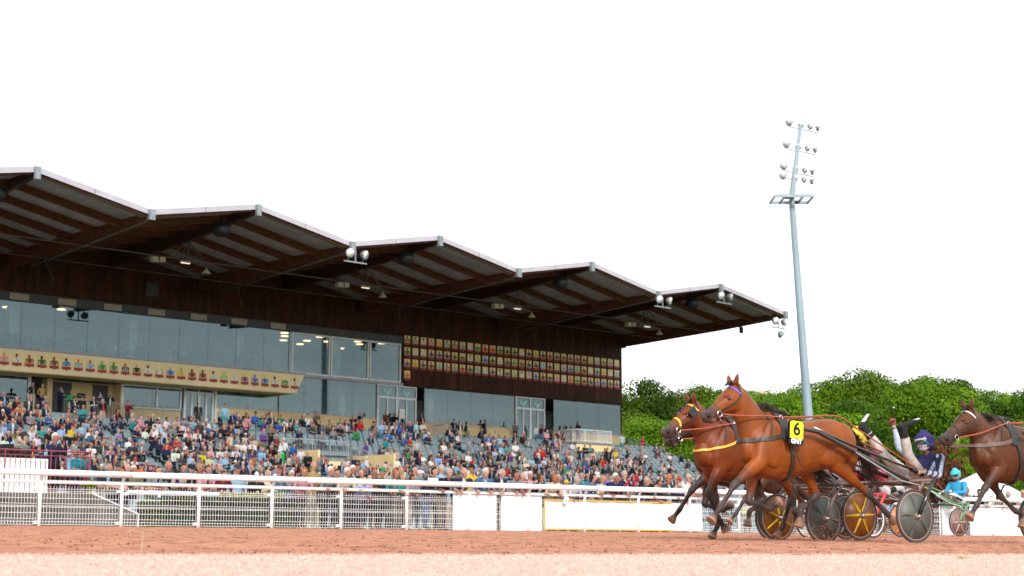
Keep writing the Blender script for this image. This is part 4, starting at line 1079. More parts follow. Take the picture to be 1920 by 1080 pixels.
def seated(v):
    ln = [0, .10, -.06, .04, .16][v % 5]
    J = dict(pelvis=(.02, 0, .53), chest=(.0+ln, 0, .86), neck=(.02+ln*1.5, 0, 1.05), head=(.05+ln*1.7, 0, 1.19), kl=(.46, .12, .53), kr=(.46, -.12, .53), al=(.46, .12, .10), ar=(.46, -.12, .10), face=(1, [0, .3, -.3, .15, -.15][v % 5], -.06),
             el=(.05+ln, .25, .72), wl=(.34, .10, .66), er=(.05+ln, -.25, .72), wr=(.34, -.10, .66))
    if v % 5 == 1: J.update(wl=(.36, .02, .62), wr=(.36, -.03, .64))
    if v % 5 == 2: J.update(el=(.08, .25, .74), wl=(.26, -.03, .80), er=(.08, -.25, .74), wr=(.26, .04, .83))
    if v % 5 == 3: J.update(el=(.2, .22, .80), wl=(.22, .06, 1.10), al=(.55, .1, .1), kr=(.42, -.2, .53))
    if v % 5 == 4: J.update(el=(.28, .2, .62), wl=(.44, .04, .70), er=(.28, -.2, .62), wr=(.44, -.04, .70))
    return J
STAND, LEAN, SEATED = [], [], []
for i, (ap, hr, fem, ln) in enumerate([('down', 'short', 0, 0), ('cross', 'cap', 0, .0), ('hip', 'short', 0, 0), ('read', 'bald', 0, .03), ('down', 'long', 1, 0), ('photo', 'short', 0, 0), ('read', 'bob', 1, .02), ('cross', 'bald', 0, 0), ('down', 'cap', 0, .02)]):
    STAND.append((hr, fem) + finish(figure(standing(ln, ap, [0, .3, -.3][i % 3]), 0, hr, bool(fem), bulk=1.08), .026, 2, .55, 'standing_person'))
for i, (hr, fem, sl) in enumerate([('short', 0, 'long'), ('bald', 0, 'long'), ('cap', 0, 'long'), ('bob', 1, 'long'), ('short', 1, 'short'), ('cap', 0, 'short'), ('short', 0, 'short'), ('bald', 0, 'short'), ('bob', 1, 'short'), ('long', 1, 'long')]):
    LEAN.append((hr, fem, sl) + finish(figure(leaning(i % 3), 1, hr, bool(fem), sl, bulk=1.2), .0155, 1, .8, 'leaning_person'))
for i, (hr, fem, sl) in enumerate([('short', 0, 'long'), ('cap', 0, 'long'), ('bald', 0, 'short'), ('bob', 1, 'long'), ('short', 1, 'short'), ('short', 0, 'short'), ('bald', 0, 'long'), ('long', 1, 'short'), ('cap', 0, 'short'), ('short', 0, 'long'), ('bob', 1, 'short'), ('bald', 0, 'long')]):
    SEATED.append((hr, fem, sl) + finish(figure(seated(i), 0, hr, bool(fem), sl), .030, 2, .42, 'seated_person'))

CC = dict(navy=(.014, .022, .065), black=(.012, .012, .014), white=(.74, .74, .74), grey=(.22, .23, .25), lightblue=(.30, .50, .72), blue=(.035, .12, .42), red=(.52, .02, .025), maroon=(.16, .012, .03), beige=(.52, .42, .30), khaki=(.20, .18, .10), green=(.02, .26, .09), pink=(.68, .30, .34), orange=(.75, .16, .04), teal=(.03, .28, .30), yellow=(.80, .55, .02), brown=(.13, .055, .03), purple=(.14, .05, .26), denim=(.07, .15, .28), charcoal=(.045, .048, .055), cream=(.66, .58, .44), mauve=(.36, .26, .44), tan=(.45, .25, .11))
CN = {'lightblue': 'light blue'}
HC = {'grey': (.42, .41, .40), 'white': (.72, .70, .66), 'dark': (.03, .02, .015), 'brown': (.10, .05, .025), 'blond': (.45, .28, .11), 'red': (.38, .11, .03)}
HATS = ['navy', 'black', 'white', 'beige', 'red', 'charcoal']
SK = [(.60, .33, .24), (.54, .28, .19), (.63, .38, .29), (.47, .22, .15), (.56, .27, .21)]
def outfit(r, top=None):
    top = top or r.choice(['navy']*24 + ['black']*24 + ['white']*15 + ['grey']*13 + ['lightblue']*9 + ['charcoal']*14 + ['cream', 'beige', 'denim', 'denim', 'blue', 'red', 'pink', 'khaki', 'brown'] + ['blue', 'denim', 'charcoal', 'beige']*2 + ['red', 'red', 'maroon', 'khaki', 'green', 'pink', 'orange', 'teal', 'yellow', 'brown', 'purple', 'cream', 'cream', 'mauve'])
    jit = lambda c, a=.12: tuple(max(.004, x*(1 + r.uniform(-a, a))) for x in c)
    hc = r.choice(['grey']*5 + ['white']*3 + ['dark']*4 + ['brown']*4 + ['blond', 'red'])
    ht = r.choice(HATS)
    inner = None
    if top in ('navy', 'black', 'charcoal', 'beige', 'khaki', 'brown', 'denim', 'maroon', 'grey') and r.random() < .5: inner = r.choice(['white', 'lightblue', 'grey', 'white', 'red'])
    c = dict(shirt=jit(CC[top]), hair=jit(HC[hc]), hat=CC[ht], skin=jit(r.choice(SK), .08), trous=jit(CC[r.choice(['navy', 'navy', 'denim', 'charcoal', 'charcoal', 'khaki', 'black', 'black', 'beige'])]), shoe=CC[r.choice(['black', 'brown', 'white'])])
    if inner: c['inner'] = CC[inner]
    return c, top, hc, ht, inner
def describe(hr, fem, sl, top, hc, ht, inner, act):
    g = 'woman' if fem else 'man'
    head = {'cap': '%s cap' % ht, 'bald': 'balding head'}.get(hr, '%s hair' % hc)
    return '%s %s in %s top with %s' % (act, g, CN.get(top, top), head)
NPEOPLE = 0
def person(entry, loc, rz, c, label, group, sc=1., name='person'):
    global NPEOPLE; NPEOPLE += 1
    me, ids = entry[-2], entry[-1]
    m2 = me.copy(); recolour(m2, ids, c)
    o = put(m2, name, None, loc, rz, label, 'person', group); o.scale = (sc, sc, sc); return o

# stuff crowds: far spectators past the three hundred nearest, fused per crowd into one mesh
class Crowd:
    def __init__(s): s.V = []; s.F = []; s.C = []; s.n = 0
    def add(s, entry, loc, rz, c, sc=1.):
        me, ids = entry[-2], entry[-1]
        key = me.name
        if key not in CROWD_CACHE:
            v = np.zeros(len(me.vertices)*3, np.float32); me.vertices.foreach_get('co', v)
            CROWD_CACHE[key] = (v.reshape(-1, 3), [tuple(p.vertices) for p in me.polygons])
        v, f = CROWD_CACHE[key]; cs, sn = math.cos(rz), math.sin(rz)
        P = np.stack([v[:, 0]*cs - v[:, 1]*sn, v[:, 0]*sn + v[:, 1]*cs, v[:, 2]], 1)*sc + np.array(loc)
        tmp = me.copy(); recolour(tmp, ids, c); a = np.zeros(len(me.vertices)*4, np.float32); tmp.color_attributes['tint'].data.foreach_get('color', a); bpy.data.meshes.remove(tmp)
        s.V.append(P); s.C.append(a.reshape(-1, 4)[:, :3]); b = s.n; s.F += [tuple(i+b for i in q) for q in f]; s.n += len(P)
    def build(s, name, label, cat='crowd'):
        me = bpy.data.meshes.new(name); me.from_pydata(np.concatenate(s.V).tolist(), [], s.F); me.materials.append(M['cloth'])
        set_tint(me, np.concatenate(s.C)); me.polygons.foreach_set('use_smooth', [True]*len(me.polygons)); me.update()
        return put(me, name, None, label=label, cat=cat, kind='stuff')
CROWD_CACHE = {}
PAPER = MB(); PAPER.box((-.10, -.002, -.14), (.10, .002, .14), M['paper']); PAPER = PAPER.mesh('race_card')

# ---- white rail along the track
FN = 38.33
FT0 = 13.26
PS = 2.02
T = lambda px, n: px_on_n(px, 960, n)[0]
rail_root = root('running_rail', (0, 0, 0), TR, 'white running rail with curved posts and wire mesh panels along the track', 'fence')
m = MB(); t0, t1 = FT0 - PS*6, FT0 + PS*27
for a in range(0, 14):
    q0, q1 = t0 + (t1-t0)*a/14, t0 + (t1-t0)*(a+1)/14 - .025
    m = MB(); m.tube([(q0, FN-.22, .672+1.235), (q1, FN-.22, .672+1.235)], .074, M['white'], 12); m.build('top_rail', rail_root, True)
    m = MB(); m.tube([(q1-.05, FN-.22, .672+1.235), (q1+.07, FN-.22, .672+1.235)], .068, paint((.25,.27,.3)), 10); m.build('rail_sleeve', rail_root, True)
m = MB(); m.tube([(t0, FN, .672+1.03), (t1, FN, .672+1.03)], .046, M['white'], 10); m.build('lower_rail', rail_root, True)
pm = MB(); pm.tube([(0, 0, -.2), (0, 0, .9), (0, -.03, 1.06), (0, -.12, 1.19), (0, -.2, 1.225)], [.046, .046, .04, .036, .033], M['white'], 8)
POST = pm.mesh('post', True)
ck = MB(); ck.box((-.11, .02, -.035), (-.03, .07, .035), M['white']); CLAMP = ck.mesh('clamp')
k_ = 0; posts = []
while t0 + PS*k_ < t1 + .1: posts.append(t0 + PS*k_); k_ += 1
for t_ in posts:
    p_ = put(POST, 'post', rail_root, (t_, FN, .672))
    for z in (.08, .84): put(CLAMP, 'clamp', p_, (0, 0, z))
def mesh_panel(a, c):
    m = MB(); n = int((c-a)/.072); y = FN + .07; wm = M['white']
    for i in range(n+1):
        x = a + (c-a)*i/n; zs = [(.03, y), (.10, y+.03), (.17, y), (.44, y), (.47, y+.03), (.52, y), (.78, y), (.82, y+.03), (.87, y), (.94, y)]
        m.tube([(x, yy, .672+z) for z, yy in zs], .0043, wm, 3, False)
    for z, yy in ((.03, y), (.10, y+.03), (.17, y), (.305, y), (.44, y), (.47, y+.03), (.52, y), (.65, y), (.78, y), (.82, y+.03), (.87, y)):
        m.tube([(a, yy, .672+z), (c, yy, .672+z)], .005, wm, 4, False)
    m.build('mesh_panel', rail_root, kind='stuff')
for i in range(len(posts)-1):
    mesh_panel(posts[i]+.05, posts[i+1]-.05)
M['whiteboard'] = MAT('white_board', (.80, .82, .83), (.72, .75, .76), rough=.6, scale=.9)
def board(px0, px1, z0, z1, lab=None, mat=None):
    a, _ = px_on_n(px0, 990, FN); c, _ = px_on_n(px1, 990, FN)
    m = MB(); m.box((a, FN+.035, .672+z0), (c, FN+.055, .672+z1), mat or M['whiteboard']); o = m.build('white_board', rail_root); return a, c
board(851, 932, -.01, .98); board(941, 1017, -.01, .98)
# banner with orange border
a, _ = px_on_n(1020, 990, FN); c, _ = px_on_n(1318, 990, FN)
m = MB(); nx = 60
vs = []; 
rB = random.Random(3)
ph = [rB.uniform(0, 6) for _ in range(6)]
for j in range(7):
    for i in range(nx+1):
        x = a + (c-a)*i/nx; z = .672 + .06 + .80*j/6
        vs.append((x, FN+.03 - .012*math.sin(x*5+ph[0]+j*.9) - .008*math.sin(x*13+ph[1]-j*1.4), z))
M['banner'] = MAT('white_banner_vinyl', (.82, .82, .80), (.74, .74, .70), rough=.55, scale=1.5)
m.add(vs, [(j*(nx+1)+i, j*(nx+1)+i+1, (j+1)*(nx+1)+i+1, (j+1)*(nx+1)+i) for j in range(6) for i in range(nx)], M['banner'])
bn = root('banner', (0, 0, 0), TR, 'white vinyl banner edged in orange hung on the mesh of the rail', 'banner')
m.build('cloth', bn, True)
OR = paint((.52, .33, .07)); c2 = a + (c-a)*.80
m = MB(); m.box((a, FN-.002, .672+.855), (c2, FN+.012, .672+.90), OR); m.box((a, FN-.002, .672+.03), (c2, FN+.012, .672+.075), OR); m.box((a, FN-.004, .672+.076), (a+.05, FN+.010, .672+.854), OR)
m.box((c2+.002, FN-.002, .672+.03), (c, FN+.012, .672+.06), paint((.75, .35, .33))); m.build('border', bn)
# far right white hoarding
a, _ = px_on_n(1822, 990, FN)
m = MB(); m.box((a, FN+.03, .64), (a+24, FN+.07, .672+.97), M['whiteboard']); o = m.build('white_hoarding', None, label='long white hoarding splashed with red mud at the right end of the rail', cat='hoarding'); o.rotation_euler = (0, 0, TR)
r_ = np.random.RandomState(8); n_ = 500
scatter('mud_splashes', np.stack([a + r_.rand(n_)*9, np.full(n_, FN+.028), .69 + r_.rand(n_)**1.8*.75], 1), r_.uniform(.006, .022, n_), [paint((.35, .15, .10))], [1.], 9, .7, kind='stuff', label='red mud specks stuck on the white hoarding', cat='mud')

# ---- inner barrier, ramp wall, hedges, cabinet at the left
def trk(o): o.rotation_euler = (0, 0, TR); return o
m = MB(); NBR = FN+1.95; tA = T(232, NBR); tB = T(415, NBR)
bo = root('barrier', (0, 0, 0), TR, 'low white tubular crowd barrier with rounded ends behind the left hedge', 'barrier')
m.tube([(tA, NBR, 1.50), (tA+.12, NBR, 1.58), (tB-.12, NBR, 1.58), (tB, NBR, 1.50)], .055, M['white'], 10); m.build('top_tube', bo, True)
for q in (.35, .75):
    m = MB(); m.cyl((tA+(tB-tA)*q, NBR, .6), (tA+(tB-tA)*q, NBR, 1.55), .04, M['white'], 8); m.build('leg', bo)
M['rampwall'] = MAT('stained_grey_concrete_wall', (.075, .066, .052), (.15, .135, .11), rough=.9, scale=1.6, stretch=(1, 1, .5), bump=.4, bscale=12)
wo = root('ramp_wall', (0, 0, 0), TR, 'stained concrete ramp wall with a sloping white-edged top at the left', 'wall')
WN = FN+.85; wa, wb = T(170, WN), T(257, WN); m = MB(); m.prism([(0, WN, .6), (wb, WN, .6), (wb, WN, .98), (wa, WN, 1.47), (0, WN, 1.47)], (0, .3, 0), M['rampwall']); m.build('wall', wo)
m = MB(); m.tube([(wb+.02, WN-.03, .62), (wb+.02, WN-.03, 1.0), (wa, WN-.03, 1.49)], .02, M['white'], 6); m.build('edge_tube', wo)
def hedge(name, t0, t1, n0, n1, z0, z1, size, dens, mat, seed, label):
    r = np.random.RandomState(seed); n = int((t1-t0)*(z1-z0+n1-n0)*dens)
    P = np.stack([r.uniform(t0, t1, n), n0 + (n1-n0)*r.rand(n), z0 + (z1-z0)*(1 - r.rand(n)**2*.98)], 1)
    f = r.rand(n); P[f < .62, 1] = n0 + .10*r.rand((f < .62).sum()); P[f < .62, 2] = r.uniform(z0, z1, (f < .62).sum()); P[f > .72, 2] = z1 - .08*r.rand((f > .72).sum())
    P += r.normal(size=P.shape)*.02
    Nn = r.normal(size=(n, 3)) + np.array([0, -.6, .5]); Nn /= np.linalg.norm(Nn, axis=1)[:, None]
    A = np.cross(Nn, r.normal(size=(n, 3))); A /= np.linalg.norm(A, axis=1)[:, None]; B = np.cross(Nn, A); s_ = (size*(.6+.8*r.rand(n)))[:, None]
    V = np.stack([P-A*s_, P-B*s_*.6, P+A*s_, P+B*s_*.6], 1).reshape(-1, 3)
    me = bpy.data.meshes.new(name); me.from_pydata(V.tolist(), [], np.arange(n*4).reshape(n, 4).tolist()); me.materials.append(mat)
    h = root(name, (0, 0, 0), TR, label, 'hedge' if 'hedge' in name else 'shrub')
    put(me, 'leaves', h)
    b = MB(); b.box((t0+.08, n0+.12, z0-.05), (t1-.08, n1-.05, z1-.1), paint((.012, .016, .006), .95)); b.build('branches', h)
HN = FN+.75
hedge('hedge', T(267, HN), T(316, HN), HN, HN+.6, .66, 1.30, .035, 1500, M['leaf'], 1, 'small pale-topped clipped hedge beside the cabinet behind the rail')
hedge('hedge', T(317, HN), T(556, HN), HN-.05, HN+.85, .66, 1.42, .04, 1500, M['hedge'], 2, 'long dark green clipped hedge behind the mesh of the rail')
hedge('flowering_shrub', T(418, HN+.9), T(565, HN+.9), HN+.9, HN+1.4, 1.0, 1.60, .04, 1300, M['flowery'], 3, 'row of yellow-green flowering shrubs behind the long dark hedge')
hedge('flowering_shrub', T(166, FN+2.6), T(228, FN+2.6), FN+2.6, FN+3.3, .7, 1.85, .045, 1300, M['flowery'], 4, 'yellow flowering shrub beside the red railing platform')
r_ = np.random.RandomState(5)
scatter('blossoms', np.stack([r_.uniform(T(418, 40), T(565, 40), 60), r_.uniform(HN+.88, HN+1.2, 60), r_.uniform(1.50, 1.66, 60)], 1), r_.uniform(.02, .045, 60), [paint((.75, .25, .25)), paint((.8, .5, .5))], [.5, .5], 3, .8, kind='stuff', label='pink and red blossoms on top of the flowering shrubs', cat='blossoms')
co = root('cabinet', (0, 0, 0), TR, 'pale blue-grey metal utility cabinet between the ramp wall and the hedge', 'cabinet')
c0, c1 = T(250, FN+1.3), T(300, FN+1.3); m = MB(); m.box((c0, FN+1.3, .66), (c1, FN+1.6, 1.36), paint((.30, .38, .40))); m.build('body', co)
m = MB()
for q in range(4): m.box((c0+.05, FN+1.28, .95+q*.08), (c1-.05, FN+1.299, .99+q*.08), paint((.2, .27, .29)))
m.build('louvre', co)
# red-railed camera platform
PZ = 1.28; PN = FN+4.2; PT = T(166, PN)
po = root('camera_platform', (0, 0, 0), TR, 'raised camera platform with dark red railing and a white back board at the left', 'platform')
RR = paint((.24, .035, .05), .5)
m = MB(); m.box((4, PN, .6), (PT-.12, PN+2, PZ), M['rampwall']); m.build('base', po)
z1 = px_on_n(80, 845, PN)[1]
for (p, q) in (((4, PN), (PT, PN)), ((PT, PN+.03), (PT, PN+2))):
    a, c = Vector((*p, 0)), Vector((*q, 0)); L = (c-a).length
    m = MB(); m.tube([a+Vector((0,0,z1)), c+Vector((0,0,z1))], .022, RR, 6); m.tube([a+Vector((0,0,z1-.13)), c+Vector((0,0,z1-.13))], .014, RR, 5); m.tube([a+Vector((0,0,PZ+.1)), c+Vector((0,0,PZ+.1))], .014, RR, 5); m.build('rail', po)
    n = int(L/.135)
    m = MB()
    for i in range(n+1):
        x = a + (c-a)*i/n; big_ = i % 9 == 0
        m.tube([x+Vector((0,0,PZ)), x+Vector((0,0,z1 if big_ else z1-.13))], .018 if big_ else .010, RR, 4, False)
    m.build('balusters', po, kind='stuff')
m = MB(); m.box((4, PN+.25, PZ), (T(86, PN+.25), PN+.29, 2.50), M['whiteboard']); m.build('back_board', po)
# ------------------------------------------------------------------ seats: the 300 that show largest one by one, the others as one mesh
def vis_key(s, n): p = sw(s, n); return p.length
def sight(p):      # where a point falls in the photograph's frame (used only to rank what shows largest)
    f = p.y*CP + p.z*SP; u = -p.y*SP + p.z*CP
    return 960 + FPX*p.x/f, 540 - FPX*u/f
def inframe(p, x0=-20, x1=1940, y1=893):
    x, y = sight(p); return x0 < x < x1 and y < y1
rs = random.Random(21)
occ = {}
def density(s, k):
    if s > 53.3: return 0 if k < 3 else .6 if k < 5 else .80
    if s > 42.6: return [0,0,0,.45,.75,.85,.75,.62,.7,.8][min(k,9)]
    if s > 41.0: return 0
    if s > 34.4: return ([0,.55,.75,.7,.15,.15][k]) if k < 6 else .75
    if s > 24.7: return [0,.35,.45,.40,.22,.15,.12,.15,.25,.5,.7][min(k,10)]
    if s > 15: return [0,.15,.35,.45,.38,.42,.5,.6,.65,.8][min(k,9)]
    if s > 5.5: return [0,.1,.25,.4,.46,.48,.46,.5,.55,.65][min(k,9)]
    return [0,.12,.16,.12,.14,.16,.16,.2,.3][min(k,8)]
seated = []
for (s, n, z, k) in seat_pos:
    p = sw(s, n, z+1.0)
    if not inframe(p, y1=925): continue
    clump = .5 + .5*math.sin(s*1.9 + k*1.3) * math.sin(s*.7 + k*.8)
    if rs.random() < density(s, k)*(.72 + .5*clump): seated.append((s, n, z, k))
# people also sit on the concrete steps at the left, in the aisles' edges
vis_seats = sorted([q for q in seat_pos if q not in set(seated) and inframe(sw(q[0], q[1], q[2]+.8), y1=885)], key=lambda q: vis_key(q[0], q[1]))
solo = set(vis_seats[:300])
for q in vis_seats[:300]: put(SEAT, 'seat', GS, (q[0], q[1], q[2]))
rest = [q for q in seat_pos if q not in solo and inframe(sw(q[0], q[1], q[2]+.8), x0=-200, y1=960)]
sv = np.array([tuple(v.co) for v in SEAT.vertices]); sf = [tuple(p.vertices) for p in SEAT.polygons]
Vv = (sv[None] + np.array([(q[0], q[1], q[2]) for q in rest])[:, None]).reshape(-1, 3).tolist()
Ff = [tuple(i + j*len(sv) for i in f) for j in range(len(rest)) for f in sf]
me = bpy.data.meshes.new('seats'); me.from_pydata(Vv, [], Ff); me.materials.append(M['seat']); me.update()
put(me, 'seats', GS, kind='stuff')

# ------------------------------------------------------------------ spectators at the rail  (px, head top, row, top, hair style, hair colour, hat, words)
RAIL = [
 (567,881,0,'pink','bob','red',None,'woman in pink with curly reddish hair and sunglasses'),
 (585,868,1,'tan','bald','grey',None,'tall balding man in an orange-tan shirt standing above the rail crowd'),
 (612,879,0,'grey','short','white',None,'white-haired woman in glasses and a pale grey top'),
 (632,882,1,'navy','short','dark',None,'dark-haired man in navy between two white-haired women'),
 (644,881,0,'cream','short','white',None,'white-haired woman in a cream top left of the man in a dark T-shirt'),
 (649,870,2,'grey','short','grey',None,'grey-haired tanned man behind the white-haired women'),
 (661,875,1,'charcoal','short','white',None,'white-haired man in a charcoal T-shirt holding a race card'),
 (669,873,2,'black','short','dark',None,'dark-haired man in black behind the charcoal T-shirt'),
 (677,885,1,'white','short','grey',None,'grey-haired woman with dark sunglasses in white'),
 (676,899,0,'lightblue','short','blond',None,'fair-haired child in a light blue jacket reaching over the fence'),
 (691,894,1,'pink','bald','grey',None,'bald sunburnt man in pink with sunglasses'),
 (702,881,2,'maroon','short','red',None,'person with dark red hair in maroon behind the green cap'),
 (713,883,0,'charcoal','cap','grey','green','man in a dark green cap leaning on the rail'),
 (721,873,2,'beige','short','grey',None,'tanned woman in beige behind the green cap'),
 (733,884,0,'teal','bob','red',None,'red-haired woman in teal with a pink scarf'),
 (748,879,2,'brown','bald','dark',None,'tanned bald man with sunglasses in brown'),
 (748,893,0,'teal','short','blond',None,'fair-haired boy in glasses and teal'),
 (767,894,0,'mauve','long','dark',None,'dark-haired woman in mauve beside the fair-haired boy'),
 (777,875,1,'grey','short','dark',None,'tall young man in a grey tank top'),
 (803,880,0,'charcoal','short','dark',None,'dark-fringed person in a charcoal fleece leaning on the rail'),
 (827,874,2,'lightblue','short','grey',None,'grey-haired man in light blue behind the man in black'),
 (831,882,0,'black','short','grey',None,'grey-haired man in a black jacket holding a small camera'),
 (863,882,0,'navy','bald','grey',None,'bald man in glasses with a navy vest over a white shirt'),
 (882,868,2,'yellow','cap','dark','black','tall man in a yellow T-shirt and black cap'),
 (903,883,0,'denim','short','white',None,'white-haired man in a denim jacket'),
 (911,879,2,'navy','short','grey',None,'man in navy behind the denim jacket'),
 (931,883,0,'navy','bald','white',None,'bald man in a navy jacket right of the denim jacket'),
 (958,887,0,'grey','short','dark',None,'dark-haired boy in a grey hooded top'),
 (977,889,1,'maroon','bald','dark',None,'red-faced balding man in a maroon shirt'),
 (994,886,2,'pink','short','white',None,'white-haired man in pale pink'),
 (1004,892,0,'black','bob','brown',None,'woman with short brown hair in a black top'),
 (1032,892,0,'cream','bob','red',None,'orange-haired woman in a leopard-print cream top'),
 (1046,892,2,'charcoal','short','grey',None,'grey man in sunglasses behind the orange-haired woman'),
 (1056,905,0,'white','cap','brown','yellow','child in a bright yellow cap'),
 (1071,897,0,'white','short','grey',None,'grey-haired woman in white right of the yellow cap'),
 (1089,886,2,'teal','short','dark',None,'short-haired man in pale teal'),
 (1100,892,0,'denim','long','dark',None,'woman with long dark hair and a denim jacket'),
 (1125,896,0,'cream','bob','blond',None,'blond woman in cream with her hand at her mouth'),
 (1137,886,2,'blue','cap','grey','navy','man in a navy cap and sunglasses behind the blond woman'),
 (1147,891,0,'navy','short','white',None,'white-haired man in a navy jacket right of the blond woman'),
 (1159,891,2,'orange','cap','grey','navy','man in a navy cap and orange-red top'),
 (1170,885,1,'navy','short','grey',None,'tall grey-haired man in glasses with a navy vest over red'),
 (1201,899,0,'charcoal','short','grey',None,'grey-haired man in a charcoal shirt near the right end'),
 (1211,891,2,'black','short','dark',None,'short-haired man in black behind the charcoal shirt'),
 (1221,910,0,'black','short','dark',None,'small dark-haired child in black'),
 (1234,902,1,'blue','bob','dark',None,'dark-haired woman in blue left of the orange cap'),
 (1248,896,0,'charcoal','cap','brown','orange','man in an orange cap and charcoal sweater'),
 (1271,899,1,'pink','cap','grey','red','person in a bright red cap'),
 (1269,911,0,'navy','cap','grey','beige','person in a beige cap and sunglasses with folded arms'),
 (1290,892,2,'white','cap','grey','beige','person in a beige cap and white shirt'),
 (1300,895,0,'red','bald','white',None,'bald man in a red and white top and red sunglasses'),
 (195,874,3,'navy','bald','grey',None,'bald man in navy and sunglasses behind the yellow shrub'),
 (216,874,3,'khaki','cap','grey','charcoal','man in a charcoal cap behind the yellow shrub'),
 (229,874,3,'charcoal','bald','dark',None,'bald man in charcoal beside the barrier'),
 (247,877,3,'khaki','short','white',None,'white-haired woman in khaki leaning at the left barrier'),
 (291,879,3,'grey','short','brown',None,'brown-haired person in grey over the left barrier'),
 (310,869,3,'navy','bald','grey',None,'tall bald man in navy over the left barrier'),
 (336,874,3,'beige','short','dark',None,'young dark-haired man in beige over the left barrier'),
 (355,878,3,'brown','cap','dark','black','person in a black cap over the left barrier'),
 (367,874,3,'black','bald','dark',None,'bald man in black over the left barrier'),
 (381,877,3,'pink','short','brown',None,'young person in pink above the barrier'),
 (414,887,3,'maroon','long','brown',None,'long-haired girl at the end of the barrier'),
 (445,875,3,'lightblue','cap','grey','charcoal','man in a grey cap and light blue jacket above the hedge'),
 (480,889,3,'black','cap','dark','white','person in a white cap and dark sunglasses above the hedge'),
 (504,886,3,'cream','bald','white',None,'bald white-bearded man in cream above the hedge'),
 (522,876,3,'denim','cap','grey','brown','man in a brown cap and denim jacket above the hedge'),
 (547,885,1,'grey','short','white',None,'white-haired man in grey at the right end of the hedge'),
 (1812,915,2,'brown','short','red',None,'red-capped person in brown left of the sunglasses man'),
 (1827,920,0,'black','short','dark',None,'dark-haired man in black with sunglasses in front of the marquee'),
 (1865,924,0,'grey','bald','brown',None,'brown-haired man in grey right of the marquee man'),
 (1879,924,0,'cream','bald','grey',None,'bald man in cream near the right edge'),
 (1915,922,1,'pink','cap','grey','beige','person in pink at the very right edge of the photo'),
]
r = random.Random(77)
rownk = [FN+.42, FN+1.05, FN+1.8, FN+3.1]
def pick(pool, hair, fem=None, ok=lambda e: True):
    c = [e for e in pool if e[0] == hair and ok(e)] or [e for e in pool if e[0] in ('short', hair)]
    if fem is not None: c = [e for e in c if bool(e[1]) == fem] or c
    return c[r.randrange(len(c))]
for (px, py, row, top, hr, hc, ht, words) in RAIL:
    n = rownk[row]
    if row == 3 and px < 420: n = FN+2.4
    t, zt = px_on_n(px, py, n); g = .665
    fem = any(q in words for q in ('woman', 'girl', 'mauve'))
    c, *_ = outfit(r, top)
    c['hair'] = HC[hc]; 
    if ht: c['hat'] = CC[ht] if ht in CC else (.02, .1, .06)
    if 'vest over a white' in words or 'sweater' in words: c['inner'] = CC['white']; 
    if 'vest over a white' in words: c['sleeve'] = CC['white']
    if 'vest over red' in words: c['sleeve'] = CC['red']
    if 'red and white' in words: c['inner'] = CC['white']
    if 'scarf' in words: c['inner'] = CC['pink']
    if 'sunglasses' in words: c['eyeglass'] = 1
    if row == 0 or (row == 3 and px < 420):
        e = pick(LEAN, hr, fem); base = 1.655 if e in LEAN else 1.7
        v = LEAN.index(e) % 3; base = 1.69 if v == 2 else 1.64
    else:
        e = pick(STAND, hr, fem, lambda e: e is not STAND[2]); base = 1.755
    sc = (zt + .05 - g)/base
    z = g; sc = max(.72, min(1.10, sc)) if row != 3 else max(.9, min(1.2, sc))
    o = person(e, tw(t, n, z), math.atan2(-.8192, .5736) + r.uniform(-.12, .40), c, words + (' at the rail' if len(words.split()) < 8 and 'rail' not in words else ''), 'spectators along the rail', sc)
# items in the rail crowd
o = put(PAPER, 'race_card', None, tw(*(px_on_n(1062, 925, FN-.1)[0], FN-.08), 1.55), TR, 'white race card hanging over the rail below the yellow cap', 'paper'); o.scale = (.8, 1, .8); o.rotation_euler = (0, R(25), TR)
o = put(PAPER, 'race_card', None, tw(px_on_n(812, 908, FN-.12)[0], FN-.12, 2.02), TR, 'white race card lying on the top rail by the charcoal fleece', 'paper'); o.scale = (1.6, 1, .35)

# ------------------------------------------------------------------ camera platform people
def on_platform(px, py, n, e, c, label, rz, name='person', floor=PZ):
    t, zt = px_on_n(px, py, n); sc = max(.8, min(1.12, (zt - floor)/1.755)); return t, sc, person(e, tw(t, n, floor), rz, c, label, None, sc)
face_r = math.atan2(-.35, .94)
c, *_ = outfit(r, 'navy'); c.update(hair=HC['white'], inner=CC['navy'], trous=CC['black'])
e = [q for q in STAND if q is STAND[5]][0]
t, sc, o = on_platform(103, 806, PN+.8, e, c, 'white-haired photographer in navy raising a camera on the platform', face_r); 
def loc_of(t, n, z, rz, x, y, zz, sc): return tw(t, n, z) + Vector((math.cos(rz)*x - math.sin(rz)*y, math.sin(rz)*x + math.cos(rz)*y, zz))*sc
m = MB(); m.box((-.06, -.07, -.05), (.05, .07, .05), M['black']); m.cyl((.05, 0, 0), (.30, 0, -.01), .045, M['black'], 10); m.cyl((.24, 0, -.01), (.34, 0, -.01), .058, M['black'], 10)
o = m.build('photo_camera'); o.location = loc_of(t, PN+.8, PZ, face_r, .33, 0, 1.60, sc); o.rotation_euler = (0, 0, face_r); tag(o, 'black stills camera with a long lens held by the photographer', 'camera')
c, *_ = outfit(r, 'teal'); c.update(shirt=(.10, .20, .20), inner=(.10, .20, .20), hat=(.03, .035, .045), trous=CC['black'])
t, sc, o = on_platform(46, 795, PN+1.2, STAND[1], c, 'cameraman in a grey-green jacket and dark cap behind the television camera', face_r+.2)
m = MB(); m.box((-.35, -.12, -.12), (.25, .12, .14), M['black']); m.box((-.25, -.16, .15), (.1, -.04, .26), M['black']); m.tube([(.25,0,0), (.45,0,0), (.55,0,0)], [.09, .10, .13], M['black'], 12)
